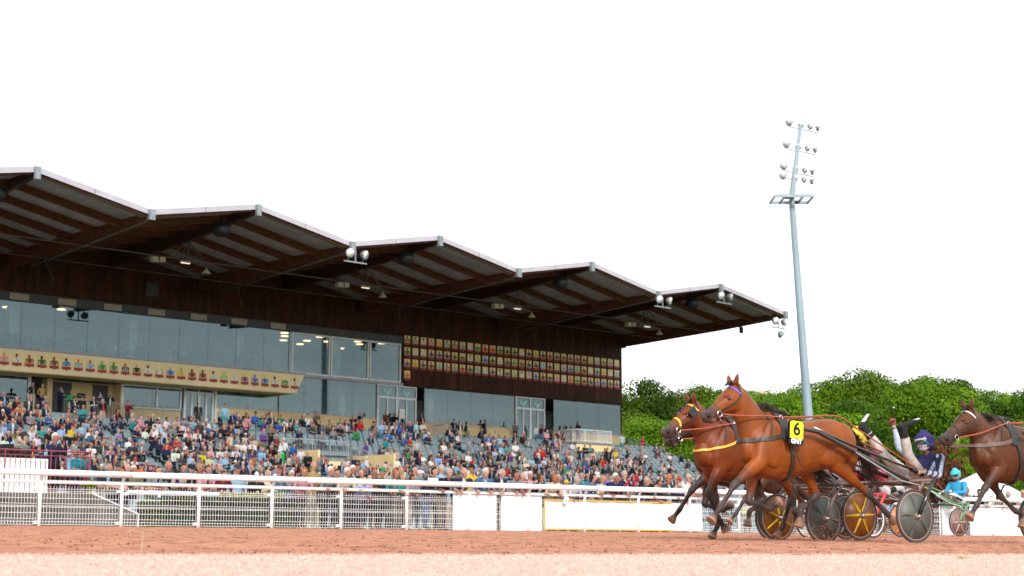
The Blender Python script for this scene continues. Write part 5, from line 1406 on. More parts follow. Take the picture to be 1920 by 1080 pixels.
m.box((-.55, -.1, -.1), (-.36, .1, .12), paint((.06, .065, .06))); m.tube([(-.15, .18, .2), (.18, .18, .22)], [.07, .075], paint((.20, .17, .14), .95), 8); m.box((-.02, -.2, .0), (.1, -.13, .12), M['black'])
TV = root('television_camera', tw(px_on_n(22, 830, PN+.7)[0], PN+.7, 2.62), math.atan2(-.3, .95), 'large black television camera with fuzzy microphone on a tripod on the platform', 'camera')
m.build('camera_body', TV)
m = MB(); m.cyl((0, 0, -.12), (0, 0, -.55), .05, M['steel'], 8)
m.build('column', TV)
for k in range(3):
    a = k*2.09+.4; m = MB(); m.tube([(0, 0, -.5), (math.cos(a)*.42, math.sin(a)*.42, -1.32)], [.03, .02], M['black'], 6); m.build('leg', TV)
c, *_ = outfit(r, 'teal'); c.update(shirt=(.01, .33, .40), hat=(.03, .05, .12), sleeve=c['skin'], inner=(.01, .33, .40))
on_platform(150, 838, PN+.5, LEAN[5], c, 'man in a turquoise T-shirt and dark cap with folded arms on the platform', face_r-.3, floor=1.15)
c, *_ = outfit(r, 'lightblue'); c.update(hat=CC['grey'], hair=HC['grey'])
on_platform(138, 838, PN+1.3, STAND[1], c, 'man in a pale blue shirt and grey cap behind the turquoise T-shirt', face_r, floor=1.1)

# ------------------------------------------------------------------ standing spectators in the stand
UP = [
 (8,735,'navy','short','grey','dark sunglasses'),(30,744,'black','bald','dark','black polo shirt'),(53,742,'charcoal','bald','grey','race card in hand'),(62,716,'black','short','dark','in the dark doorway'),(66,724,'black','long','brown','white race card'),(80,719,'tan','short','dark','in the doorway corner'),(85,743,'grey','short','white','arms crossed over a red scarf'),(113,726,'navy','bald','grey','in front of the left restroom door'),(134,732,'green','bald','grey','below the restroom sign'),(139,744,'navy','cap','dark','black cap and jeans'),(154,742,'black','cap','grey','black cap and open jacket'),(156,759,'teal','bald','brown','teal jacket in the aisle'),(129,766,'grey','short','dark','cross-body bag in the left aisle'),(175,743,'black','bald','dark','black vest over white shirt'),(193,748,'black','long','grey','jeans and clasped hands'),(206,737,'navy','short','grey','in front of the right restroom door'),
 (240,751,'maroon','short','dark','below the wide window'),(372,754,'black','short','dark','black jacket over green'),(414,761,'cream','short','grey','cream sweater near the glass door'),(422,757,'lightblue','short','dark','shorts beside the cream sweater'),(578,777,'white','short','dark','white sweatshirt below the balcony end'),(592,772,'khaki','short','dark','dark green jacket below the balcony end'),(494,806,'purple','bald','grey','blue jeans at the tunnel railing'),(529,828,'white','bald','grey','bright green apron on the tunnel steps'),(661,778,'navy','short','dark','denim jeans left of the chevron doors'),(676,772,'black','short','grey','black suit left of the chevron doors'),(715,789,'lightblue','bald','grey','pale blue T-shirt'),(723,770,'brown','bald','dark','in the chevron doorway'),(739,774,'black','short','dark','hands at face'),(749,784,'denim','bald','grey','denim shirt'),(751,794,'blue','cap','grey','blue T-shirt and cap'),(772,789,'purple','short','dark','purple sweater'),(781,789,'lightblue','short','dark','pale blue shirt by the post'),(791,775,'charcoal','short','grey','striped top'),(793,789,'beige','bald','grey','beige jacket'),(851,785,'black','short','dark','black jacket below the long window'),(862,789,'black','long','dark','pale jeans'),(875,791,'black','long','dark','green skirt'),(909,787,'black','short','dark','alone with hands on hips'),
 (966,790,'grey','bald','grey','alone left of the right-hand glass doors'),(1006,797,'white','short','grey','white shirt with bag strap'),(1015,796,'black','short','dark','camera at eye'),(1025,806,'pink','bald','grey','pink shirt'),(1044,806,'navy','bald','grey','left side of the lookout box'),(1058,798,'black','short','grey','on the lookout box'),(1070,799,'black','short','dark','middle of the lookout box'),(1084,801,'black','long','dark','right side of the lookout box'),(1166,812,'white','short','dark','teal shorts at the building corner'),(1204,818,'maroon','bald','dark','magenta shirt leaning on the end railing'),
]
def floor_at(n):
    if n < N0: return 8.5
    k = int((n-N0)/DN); return Z0 - DZ*k
def solve_n(px, py, h, n0=.3, n1=15.):
    best = None; n = n0
    while n < n1:
        r_ = Vector(ray(px, py)); k = (n + SO.dot(SN))/r_.dot(SN); p = r_*k
        d = abs(p.z - floor_at(n) - h)
        if best is None or d < best[0]-.02: best = (d, n, p)
        n += .1
    return best
for (px, py, top, hr, hc, words) in UP:
    d, n, p = solve_n(px, py, 1.74); s = (p-SO).dot(SE)
    fem = hr == 'long'
    c, *_ = outfit(r, top); c['hair'] = HC[hc]; c['hat'] = (.015, .015, .02)
    if 'over white' in words: c['inner'] = c['sleeve'] = CC['white']
    if 'magenta' in words: c['shirt'] = c['inner'] = (.45, .01, .12); c['sleeve'] = c['skin']
    if 'red scarf' in words: c['inner'] = CC['red']
    if 'over green' in words: c['inner'] = CC['khaki']
    if 'green apron' in words: c['inner'] = (.02, .55, .10); c['trous'] = (.02, .55, .10)
    if 'teal shorts' in words or 'shorts' in words: c['trous'] = (.05, .35, .35); c['shin'] = c['skin']
    e = pick(STAND, hr, fem)
    if 'hips' in words: e = STAND[2]
    if 'camera' in words or 'at face' in words: e = STAND[5]
    fz = floor_at(n); sc = max(.92, min(1.08, (p.z - fz)/1.755)) if d > .03 else 1.
    lab = 'standing %s in %s, %s' % ('woman' if fem else 'man', CN.get(top, top), words)
    person(e, sw(s, n, fz if not (5.8 < s < 9.9 and n > 2.6) else 8.62), math.atan2(-.73, .68) + r.uniform(-.3, .5), c, lab, 'spectators standing in the grandstand', sc)

# ------------------------------------------------------------------ seated spectators
LIMIT = 296
vis = [q for q in seated if inframe(sw(q[0], q[1], q[2]+1.2), y1=888, x0=0, x1=1330)]
vis.sort(key=lambda q: vis_key(q[0], q[1]))
ntop = LIMIT - NPEOPLE
solo_p = set(vis[:ntop])
crowd = Crowd()
byrow = {}
for q in sorted(vis, key=lambda q: (q[3], -q[0])): byrow.setdefault(q[3], []).append(q)
for q in seated:
    s, n, z, k = q
    c, top, hc, ht, inner = outfit(rs)
    e = SEATED[rs.randrange(len(SEATED))]
    rz = math.atan2(-.73, .68) + rs.uniform(-.35, .55); sc = rs.uniform(.97, 1.09)
    if rs.random() < .02: e = STAND[rs.randrange(len(STAND))]; n2 = n + .3
    else: n2 = n - .02
    if q in solo_p:
        j = byrow[k].index(q)
        act = 'seated' if e in SEATED else 'standing'
        lab = describe(e[0], e[1], None, top, hc, ht, inner, act) + ', seat row %s, %s from left' % (['one','two','three','four','five','six','seven','eight','nine','ten','eleven','twelve','thirteen','fourteen','fifteen','sixteen','seventeen','eighteen','nineteen','twenty','twenty-one'][k-1], ordn(j))
        person(e, sw(s, n2, z), rz, c, lab, 'spectators seated in the grandstand', sc)
    else: crowd.add(e, tuple(sw(s, n2, z)), rz, c, sc)
# people sitting on the steps of the aisles
for i in range(46):
    a, c_ = AISLES[rs.randrange(2)] if rs.random() < .6 else (26, 40); k = rs.randrange(3, 12) if c_ != 40 else 0
    s = rs.uniform(a+.2, c_-.2); c, *_ = outfit(rs)
    crowd.add(SEATED[rs.randrange(len(SEATED))], tuple(sw(s, N0 + DN*k + .2, Z0-DZ*k-.12)), math.atan2(-.73, .68)+rs.uniform(-.4, .5), c, .97)
# in the tunnel mouth and on the ground between stand and rail
for i in range(16):
    c, *_ = outfit(rs); crowd.add(STAND[rs.randrange(len(STAND))], tuple(sw(rs.uniform(va+.4, vc-.4), rs.uniform(nv+1.2, nv+4.8), 3.62+rs.uniform(0, .9))), math.atan2(-.73, .68)+rs.uniform(-.4, .5), c, .98)
for i in range(110):
    t = rs.uniform(15.5, 38) if i < 82 else rs.uniform(38, 56); n = rs.uniform(41.5, 52) if t > 18.5 else rs.uniform(46, 54)
    c, *_ = outfit(rs); crowd.add(STAND[rs.choice([0,1,3,4,6,7,8])], tuple(tw(t, n, .66)), math.atan2(-.8192, .5736)+rs.uniform(-.4, .7), c, rs.uniform(.84, .99))
crowd.build('crowd', 'spectators filling the rest of the seats and the ground before the grandstand')
lounge = Crowd()
for i in range(230):
    tier = rs.randrange(4); s = rs.uniform(34.6, 64); n = [-1.9, -2.9, -4.4, -5.9][tier] if tier else -1.1
    c, *_ = outfit(rs); lounge.add(SEATED[rs.randrange(len(SEATED))], tuple(sw(s, n + rs.uniform(-.2, .2), 12.5 + .3*tier - .05)), math.atan2(-.73, .68)+rs.uniform(-.6, .6), c)
for i in range(110):
    s = rs.choice([rs.uniform(12.5, 21), rs.uniform(26, 39), rs.uniform(.5, 7.5), rs.uniform(42.5, 46.2)])
    c, *_ = outfit(rs); lounge.add(SEATED[rs.randrange(len(SEATED))], tuple(sw(s, rs.uniform(-3.6, -.7), 8.95)), math.atan2(-.73, .68)+rs.uniform(-.8, .8), c)
lounge.build('lounge_crowd', 'seated guests dimly seen behind the glass of the lounges')
# orange advertising sheet on the far seats
m = MB(); m.box((-.6, 9.9, 5.75), (.9, 9.95, 6.45), paint((.75, .42, .05))); o = m.build('yellow_sheet', None, label='small orange-yellow sheet beside the right end of the seats', cat='sheet'); o.location = SO; o.rotation_euler = (0, 0, ST_ANG)
# ------------------------------------------------------------------ trotters
HA = -math.atan2(.559, .829) + math.pi       # heading of the race: local x forwards, y to the horse's left
HE, HNv = Vector((-.829, -.559, 0)), Vector((.559, -.829, 0))
HROT = math.atan2(-.559, -.829)
M['coat'] = ATTR_MAT('horse_coat', rough=.47, spec=.26, nscale=4.5, namt=.26, bump=.3, coat=.0, dirt=.22)
M['hair'] = MAT('black_brown_horse_hair', (.018, .012, .010), (.05, .032, .024), rough=.55, scale=14)
M['eye'] = MAT('dark_horse_eye', (.008, .005, .004), rough=.06, spec=.9)
M['pad'] = MAT('black_saddle_pad', (.010, .010, .012), (.02, .02, .022), rough=.6, scale=20)
def lerp(a, b, f): return tuple(a[i] + (b[i]-a[i])*f for i in range(len(a)))
def horse_mesh(name, P, coat, dark, muzzle=(.085, .05, .045), hoof=(.46, .26, .17), dusty=(.10, .065, .055)):
    """P: poll (x,z), muz (x,z), neck (three x,z,ry,rz), legs LF RF LH RH as lists of (x,z)"""
    B = Body(); C = coat; C2 = lerp(coat, (coat[0]*1.25, coat[1]*1.2, coat[2]), .6); Dk = dark; CB = lerp(coat, dark, .35)
    B.loft([(.36,0,1.30,.08,.14),(.44,0,1.28,.19,.25),(.60,0,1.27,.265,.325),(.82,0,1.265,.275,.325),(1.05,0,1.225,.275,.335),(1.28,0,1.19,.285,.365),(1.52,0,1.185,.275,.395),(1.72,0,1.19,.25,.41),(1.90,0,1.18,.225,.36),(2.03,0,1.16,.185,.28),(2.10,0,1.15,.12,.18)], [C, C, C, C, C, C, C2, C, C], seg=22)
    for q in (-1, 1):
        B.ell((.62, q*.15, 1.28), (.26, .15, .27), C, 14, 10)      # haunch
        B.ell((.46, q*.13, 1.12), (.15, .11, .22), C, 12, 8)       # buttock
        B.ell((.88, q*.19, 1.10), (.20, .10, .15), C, 12, 8)       # flank
        B.ell((1.80, q*.175, 1.22), (.20, .085, .30), C, 14, 10)   # shoulder
        B.ell((2.02, q*.10, 1.10), (.11, .085, .13), C2, 12, 8)    # breast muscle
    B.ell((1.66, 0, 1.56), (.20, .06, .10), C, 12, 8)              # withers
    B.ell((1.55, 0, .86), (.22, .15, .09), CB, 12, 8)              # brisket
    nk = P['neck']; po, mu = Vector((P['poll'][0], 0, P['poll'][1])), Vector((P['muz'][0], 0, P['muz'][1]))
    a = (mu-po); L = a.length; a = a/L; dn = Vector((a.z, 0, -a.x)); dn = -dn if dn.z > 0 else dn
    e4 = po + a*.05 + dn*.085
    B.loft([(1.72, 0, 1.28, .20, .36)] + [(x, 0, z, ry, rz) for x, z, ry, rz in nk] + [(e4.x, 0, e4.z, .072, .105)], [C, C, C, C, C], seg=18)
    B.loft([(nk[0][0]-.05, 0, nk[0][1]+nk[0][3]*.8, .03, .05), (nk[1][0]-.08, 0, nk[1][1]+nk[1][3]*.80, .03, .05), (nk[2][0]-.08, 0, nk[2][1]+nk[2][3]*.72, .028, .045), (po.x-.03, 0, po.z-.02, .03, .04)], [CB], seg=8)
    S = []
    for f, off, hd, ry in [(-.03,.07,.07,.065),(.06,.095,.108,.090),(.16,.125,.145,.112),(.28,.138,.152,.118),(.40,.126,.132,.102),(.54,.106,.102,.077),(.68,.092,.085,.063),(.80,.084,.078,.060),(.90,.080,.078,.064),(.985,.080,.066,.056)]:
        c = po + a*(f*L) + dn*off; S.append((c.x, 0, c.z, ry, hd))
    mz = [C]*7 + [lerp(C, muzzle, .6)] + [muzzle]*3
    B.loft(S, mz, seg=18)
    def hp(f, off, y=0): c = po + a*(f*L) + dn*off; return (c.x, y, c.z)
    for q in (-1, 1):
        B.ell(hp(.25, .195, q*.060), (.10, .040, .095), C, 12, 8)        # cheek
        B.ell(hp(.35, .036, q*.070), (.06, .022, .024), C, 10, 8)        # brow
        B.ell(hp(.93, .045, q*.046), (.048, .028, .042), muzzle, 10, 8)   # nostril flare
        B.ell(hp(.96, .050, q*.068), (.024, .015, .026), (.008, .004, .004), 8, 6)
        ea = hp(.01, -.005, q*.052); es = P.get('ear', (.35, 1))
        tip = (ea[0] + es[0]*.10, ea[1] + q*.045, ea[2] + es[1]*.125)
        mid = lerp(ea, tip, .45)
        B.loft([(*ea, .030, .034), (*mid, .040, .025), (*lerp(ea, tip, .8), .020, .014), (*tip, .006, .006)], [C, C, Dk], seg=10)
    B.loft([(*hp(.74, .165), .030, .024), (*hp(.86, .168), .036, .030), (*hp(.93, .160), .030, .024)], muzzle, seg=10)   # lower lip, chin
    if P.get('mouth'): B.ell(hp(.90, .138), (.05, .036, .010), (.55, .30, .27), 10, 6)
    for key, y in (('LF', .155), ('RF', -.155)):
        E_, K_, F_, H_ = [Vector((x, y, z)) for x, z in P[key]]
        kc = lerp(C, Dk, .45); G = lerp(Dk, dusty, .55)
        B.loft([(1.78, y*.95, 1.36, .07, .17), (1.93, y*1.0, 1.17, .085, .15), (*E_, .082, .112), (*(E_.lerp(K_, .3)), .070, .090), (*(E_.lerp(K_, .7)), .050, .058)], [C, C, C2, C2, lerp(C, Dk, .3)], seg=14)
        B.loft([(*(E_.lerp(K_, .55)), .054, .064), (*(E_.lerp(K_, .82)), .046, .050), (*K_, .050, .056), (*(K_.lerp(F_, .17)), .037, .042)], [lerp(C, Dk, .35), lerp(Dk, dusty, .3), G, G], seg=12)
        B.loft([(*(K_.lerp(F_, .08)), .038, .044), (*(K_.lerp(F_, .35)), .028, .034), (*(K_.lerp(F_, .75)), .028, .035), (*F_, .038, .043), (*(F_.lerp(H_, .4)), .031, .034), (*(F_.lerp(H_, .75)), .036, .040)], [G, Dk, G, Dk, Dk], seg=12)
        d = (H_-F_).normalized(); c0, c1 = F_.lerp(H_, .80), F_.lerp(H_, .80) + d*.085
        B.loft([(*c0, .044, .048), (*c1, .066, .078)], [lerp(hoof, Dk, .5), hoof], seg=14, ends=False)
    for key, y in (('LH', .15), ('RH', -.15)):
        T_, K_, F_, H_ = [Vector((x, y*(1.1 if i == 0 else .95), z)) for i, (x, z) in enumerate(P[key])]
        G = lerp(Dk, dusty, .55)
        B.loft([(.66, y*.95, 1.34, .13, .18), (.72, y*1.05, 1.18, .13, .20), (*T_.lerp(Vector((.72, y, 1.18)), .35), .115, .165), (*T_, .088, .125), (*(T_.lerp(K_, .35)), .070, .092), (*(T_.lerp(K_, .75)), .045, .056)], [C, C, C, C, C2, C], seg=16)
        B.loft([(*(T_.lerp(K_, .6)), .050, .064), (*(T_.lerp(K_, .88)), .040, .052), (*K_, .044, .060), (*(K_.lerp(F_, .18)), .036, .046)], [C, lerp(C, Dk, .4), G, G], seg=12)
        B.loft([(*(K_.lerp(F_, .08)), .038, .050), (*(K_.lerp(F_, .35)), .030, .037), (*(K_.lerp(F_, .75)), .030, .037), (*F_, .040, .045), (*(F_.lerp(H_, .4)), .032, .035), (*(F_.lerp(H_, .75)), .037, .041)], [G, Dk, G, G, lerp(hoof, G, .4)], seg=12)
        d = (H_-F_).normalized(); c0, c1 = F_.lerp(H_, .80), F_.lerp(H_, .80) + d*.085
        B.loft([(*c0, .045, .048), (*c1, .064, .076)], [lerp(hoof, Dk, .3), hoof], seg=14, ends=False)
    me = B.fuse(.0125, 5, None, name)
    cols = np.zeros((len(me.vertices), 3))
    for i, v in enumerate(me.vertices):
        acc = np.zeros(3); wt = 0
        for co, j, dd in B.near.find_n(v.co, 7):
            w_ = 1/(dd+.004)**2; acc += np.array(B.t[j])*w_; wt += w_
        cols[i] = acc/wt
    # muscle and vein relief is real geometry: a slight ripple along the coat
    set_tint(me, cols); me.materials.append(M['coat'])
    return me, dict(po=po, a=a, dn=dn, L=L, hp=hp, P=P)

def near_strap(bvh, pts, width, th, mat, off=.004, closed=False, cast=None, sub=6):
    P = catmull(pts, sub) if cast is None else np.array(pts)
    out = []
    for p in P:
        p = Vector(p)
        if cast is not None:
            d = (Vector(cast) - p); d = Vector((d.x*cast_mask[0], d.y*cast_mask[1], d.z*cast_mask[2])).normalized()
            hit = bvh.ray_cast(p, d)
            if hit[0] is None: continue
            out.append((hit[0] + hit[1]*off, hit[1]))
        else:
            q = bvh.find_nearest(p); out.append((q[0] + q[1]*off, q[1]))
    n = len(out); vs = []; fs = []
    for i in range(n):
        a, b = (out[(i-1) % n][0], out[(i+1) % n][0]) if closed else (out[max(i-1, 0)][0], out[min(i+1, n-1)][0])
        t = (b-a); t = t.normalized() if t.length > 1e-6 else Vector((1, 0, 0)); c = t.cross(out[i][1]); c = c.normalized() if c.length > 1e-6 else Vector((0, 1, 0))
        p, nn = out[i]
        vs += [p - c*width/2, p + c*width/2, p + c*width/2 + nn*th, p - c*width/2 + nn*th]
    for i in range(n if closed else n-1):
        j = (i+1) % n
        for k in range(4): fs.append((i*4+k, i*4+(k+1) % 4, j*4+(k+1) % 4, j*4+k))
    if not closed: fs += [(3, 2, 1, 0), tuple((n-1)*4+k for k in range(4))]
    return MB().add(vs, fs, mat)
cast_mask = (1, 1, 1)
def strands(n, starts, flow, r0=.004, mat=None, seed=0, kink=.03):
    """starts(i)->point, flow(i)->list of offsets; thin tapering hairs"""
    m = MB(); r = random.Random(seed)
    for i in range(n):
        p = Vector(starts(r)); pts = [p]
        for o in flow(r): pts.append(p + Vector(o) + Vector((r.uniform(-kink, kink), r.uniform(-kink, kink), r.uniform(-kink, kink))))
        k = len(pts); m.tube(pts, [r0*(1 - .8*j/(k-1)) for j in range(k)], mat or M['hair'], 3, False)
    return m
def ring(c, R_, r, mat, axis='y', seg=28, sub=6, m=None):
    m = m or MB(); pts = []
    for i in range(seg+1):
        an = 2*math.pi*i/seg
        pts.append((c[0] + R_*math.cos(an), c[1], c[2] + R_*math.sin(an)) if axis == 'y' else (c[0], c[1] + R_*math.cos(an), c[2] + R_*math.sin(an)))
    return m.tube(pts, r, mat, sub, False)
RUN = dict(LF=[(2.02,1.0),(2.44,.70),(2.67,.42),(2.80,.29)], RF=[(1.84,.93),(1.93,.52),(1.575,.43),(1.45,.50)], LH=[(.74,1.02),(.16,.66),(-.17,.42),(-.31,.31)], RH=[(.98,.98),(.76,.62),(1.06,.42),(1.10,.25)])
PA = dict(poll=(2.285,1.965), muz=(2.80,1.565), neck=[(1.93,1.40,.150,.295),(2.06,1.575,.108,.21),(2.20,1.74,.088,.175)], ear=(-.1,1.), mouth=1, mane0=.55, **RUN)
PB = dict(poll=(2.265,1.85), muz=(2.79,1.44), neck=[(1.93,1.36,.150,.29),(2.07,1.50,.108,.205),(2.18,1.64,.085,.165)], ear=(.35,.95),
          LF=[(1.92,.96),(2.14,.62),(1.96,.28),(1.87,.17)], RF=[(1.84,.95),(1.74,.57),(1.72,.20),(1.80,.075)], LH=[(.86,1.0),(.62,.60),(.80,.20),(.90,.075)], RH=[(.72,1.0),(.30,.68),(.30,.40),(.20,.30)])
PC = dict(PB, LF=RUN['LF'], RF=RUN['RF'], LH=RUN['LH'], RH=RUN['RH'], mouth=1)
PD = dict(poll=(2.24,1.75), muz=(2.80,1.345), neck=[(1.93,1.32,.150,.29),(2.05,1.45,.105,.20),(2.16,1.56,.085,.16)], ear=(.15,1.),
          LF=[(1.86,.98),(2.17,.70),(2.34,.48),(2.47,.34)], RF=[(1.78,.92),(1.50,.62),(1.20,.42),(1.05,.38)], LH=[(.74,1.02),(.16,.66),(-.17,.42),(-.31,.31)], RH=[(.98,.98),(.76,.62),(1.06,.42),(1.10,.25)])
def org(x, y, z): return Vector((x, y, z))
def horse(name_label, origin, me, info, number=None, bridle=None, mane='fly', straps=M['leather'], blinkers=False, rein_end=None, breast=None, full=True, noseband=None, brow=None, bw=.052):
    H = root('horse', origin, HROT, name_label, 'horse')
    put(me, 'body', H)
    bvh = BVHTree.FromPolygons([v.co.copy() for v in me.vertices], [tuple(p.vertices) for p in me.polygons])
    hp = info['hp']; L = info['L']
    for q in (-1, 1):
        hit = bvh.ray_cast(Vector(hp(.37, .074, q*.3)), Vector((0, -q, 0)))
        c = hit[0] if hit[0] else Vector(hp(.37, .06, q*.1))
        m = MB(); m.ball((c.x, c.y - q*.002, c.z), (.027, .016, .021), M['eye'], 10, 8); m.build('eye', H, True)
    po = info['po']
    # mane, forelock, tail
    nk = info['P']['neck']
    crest = [(po.x-.03, po.z-.01), (nk[2][0]-.10, nk[2][1]+nk[2][3]*.72), (nk[1][0]-.13, nk[1][1]+nk[1][3]*.80), (nk[0][0]-.16, nk[0][1]+nk[0][3]*.78), (1.60, 1.62)]
    def cs(r):
        f0 = info['P'].get('mane0', .25); f = (f0 + (1-f0)*r.random())*(len(crest)-1.001); i = int(f); return (crest[i][0] + (crest[i+1][0]-crest[i][0])*(f-i), r.uniform(-.02, .02), crest[i][1] + (crest[i+1][1]-crest[i][1])*(f-i) - .01)
    if mane == 'fly':
        strands(240, cs, lambda r: [(-.06, r.uniform(-.02,.03), .035), (-r.uniform(.10,.16), r.uniform(-.03,.05), r.uniform(.0,.06)), (-r.uniform(.16,.26), r.uniform(-.04,.08), r.uniform(-.06,.05))], .0042, seed=3, kink=.014).build('mane', H)
    if mane == 'hood':
        m = MB(); pts = [(x+.03, 0, z-.03) for x, z in crest[:4]]; m.tube(pts, [.055, .075, .08, .07], M['pad'], 10); m.build('neck_cover', H, True)
        strands(120, cs, lambda r: [(-.05, 0, .02), (-.12, r.uniform(-.03,.03), .0)], .005, seed=4).build('mane', H)
    strands(70, lambda r: (po.x+.01, r.uniform(-.035,.035), po.z+.005), lambda r: [(.05, 0, .01), (.11, r.uniform(-.02,.02), -.035)], .0045, seed=5, kink=.01).build('forelock', H)
    strands(150, lambda r: (.36+r.uniform(-.02,.02), r.uniform(-.03,.03), 1.42+r.uniform(-.05,.05)), lambda r: [(-.10, 0, -.01), (-.22, r.uniform(-.05,.05), -.16), (-.36, r.uniform(-.09,.09), -r.uniform(.32,.44)), (-r.uniform(.42,.66), r.uniform(-.12,.12), -r.uniform(.5,.72))], .0075, seed=6, kink=.02).build('tail', H)
    bm = M['leather']
    # bridle: cheek straps, crown, browband, noseband, bit ring
    tk = root('bridle', (0, 0, 0)); tk.parent = H
    def st(pts, w_, mat=bm, name='strap', parent=None, th=.006, off=.003): return near_strap(bvh, pts, w_, th, mat, off).build(name, parent or tk)
    st([hp(.10, .14, .12), hp(.28, .16, .12), hp(.50, .14, .10), hp(.70, .13, .08)], .020); st([hp(.10, .14, -.12), hp(.28, .16, -.12), hp(.50, .14, -.10), hp(.70, .13, -.08)], .020)
    st([hp(.10, .16, .13), hp(.02, .06, .12), hp(-.03, -.02, .05), hp(-.03, -.02, -.05), hp(.02, .06, -.12), hp(.10, .16, -.13)], .022)
    st([hp(.10, .12, .13), hp(.12, .03, .10), hp(.13, -.03, .03), hp(.13, -.03, -.03), hp(.12, .03, -.10), hp(.10, .12, -.13)], .024, brow or bm, 'browband')
    if noseband is not None: st([hp(.66, .15, .10), hp(.60, .06, .09), hp(.58, -.01, .03), hp(.58, -.01, -.03), hp(.60, .06, -.09), hp(.66, .15, -.10)], .026, noseband, 'noseband')
    if blinkers or noseband is not None: st([hp(.13, -.02, .01), hp(.35, -.02, 0), hp(.58, -.02, 0)], .016)
    if blinkers:
        for q in (-1, 1):
            m = MB(); c = hp(.24, .07, q*.14); m.prism([hp(.14, .02, q*.112), hp(.14, .12, q*.118), hp(.30, .13, q*.122), hp(.36, .10, q*.150), hp(.36, .03, q*.145), hp(.26, .0, q*.118)], (0, q*.008, 0), M['pad']); m.build('blinker', tk)
    for q in (-1, 1):
        c = hp(.73, .135, q*.072); m = MB(); ring(c, .034, .006, M['chrome'], m=m); m.tube([(c[0]+.01, c[1], c[2]-.03), (c[0]-.02, c[1], c[2]-.09)], .006, M['chrome'], 5); m.build('bit_ring', tk)
    if not full: return H, bvh
    # harness
    hn = root('harness', (0, 0, 0)); hn.parent = H
    gp = []
    for i in range(40):
        an = 2*math.pi*i/40; gp.append((1.585 + .10*math.cos(an) - .02, math.sin(an)*.7, 1.2 + math.cos(an)*.75))
    def loop(x_top, x_bot, w_, mat, name, off=.004, th=.010):
        pts = []
        for i in range(44):
            an = 2*math.pi*i/44; x = x_bot + (x_top-x_bot)*(math.cos(an)*.5+.5); o = Vector((x, math.sin(an)*.8, 1.2+math.cos(an)*.8)); hit = bvh.ray_cast(o, (Vector((x, 0, 1.2))-o).normalized())
            pts.append(tuple(hit[0]) if hit[0] else tuple(o))
        return near_strap(bvh, pts, w_, th, mat, off, closed=True, sub=1).build(name, hn)
    loop(1.66, 1.52, .055, M['leather'], 'girth', .012)
    pts = []
    for i in range(15):
        an = math.pi*(-.42 + .84*i/14); x = 1.63; o = Vector((x, math.sin(an)*.8, 1.2+math.cos(an)*.8)); hit = bvh.ray_cast(o, (Vector((x, 0, 1.2))-o).normalized()); pts.append(tuple(hit[0]))
    near_strap(bvh, pts, .15, .02, M['pad'], .002, sub=1).build('saddle_pad', hn)
    def girthwise(z0, z1, w_, mat, name, x0=1.60, x1=1.60):
        pts = []
        for i in range(61):
            an = math.pi*(.5 - i/60); f = math.cos(an); o = Vector((1.62 + f*1.2, math.sin(an)*1.0, z0 + (z1-z0)*f)); tg = Vector((1.62, 0, z0 + (z1-z0)*f)); hit = bvh.ray_cast(o, (tg-o).normalized())
            if hit[0]: pts.append(tuple(hit[0]))
        return near_strap(bvh, pts, w_, .012, mat, .004, sub=1).build(name, hn)
    girthwise(1.36, 1.25 if bw > .04 else 1.19, bw, breast or M['leather'], 'breast_strap')
    st([(1.90, .3, 1.33), (1.85, .22, 1.48), (1.82, .10, 1.62), (1.80, 0, 1.68), (1.82, -.10, 1.62), (1.85, -.22, 1.48), (1.90, -.3, 1.33)], .018, bm, 'neck_strap', hn)
    st([(1.60, 0, 1.7), (1.2, 0, 1.65), (.8, 0, 1.68), (.5, 0, 1.62), (.38, 0, 1.5)], .022, bm, 'back_strap', hn)
    for q in (-1, 1):
        m = MB(); hit = bvh.ray_cast(Vector((1.62, q*.14, 2.2)), Vector((0, 0, -1))); c = hit[0] + Vector((0, 0, .04)); ring(c, .026, .005, M['chrome'], m=m); m.build('terret', hn)
        info['terret%d' % q] = c
        m = MB(); m.tube([(1.56, q*.33, 1.10), (1.50, q*.34, .98), (1.42, q*.33, .90)], [.009, .008, .005], M['leather'], 5); m.build('loose_strap', hn)
    # reins
    for q in (-1, 1):
        c = Vector(hp(.73, .135, q*.075)); t_ = info['terret%d' % q]; e = Vector(rein_end[q]) if rein_end else Vector((-.7, q*.12, 1.1))
        mids = [c + Vector((-.03, 0, 0)), c.lerp(t_, .35) + Vector((0, q*.07, -.015)), c.lerp(t_, .7) + Vector((0, q*.05, .0)), t_, Vector((1.1, q*.14, 1.60)), Vector((.62, q*.14, 1.62)), Vector((.25, q*.16, 1.45)), e]
        cc = catmull([tuple(p) for p in mids], 5)
        vs = []; fs = []
        m = MB(); m.tube([Vector(p) for p in cc], .0105, M['rein'], 6); m.build('rein', hn, True)
    if number:
        pl = root('number_plate', (1.60, .37, 1.355)); pl.parent = hn
        pl.matrix_local = Matrix.Translation((1.60, .385, 1.355)) @ Matrix(((-1,0,0,0),(0,0,1,0),(0,1,0,0),(0,0,0,1))) @ Matrix.Rotation(R(-4), 4, 'Z') @ Matrix.Rotation(R(-6), 4, 'Y')
        def rrect(x0, y0, x1, y1, rad, corners=(1,1,1,1)):
            P_ = []
            for ci, (cx, cy, a0) in enumerate([(x1-rad, y1-rad, 0), (x0+rad, y1-rad, 90), (x0+rad, y0+rad, 180), (x1-rad, y0+rad, 270)]):
                if corners[ci]:
                    for k in range(6): an = R(a0+18*k); P_.append((cx+rad*math.cos(an), cy+rad*math.sin(an)))
                else: P_.append((x1 if ci in (0, 3) else x0, y1 if ci < 2 else y0))
            return P_
        m = MB(); m.prism([(x, y, 0) for x, y in rrect(-.112, -.158, .112, .158, .045)], (0, 0, -.03), M['black']); m.build('plate', pl)
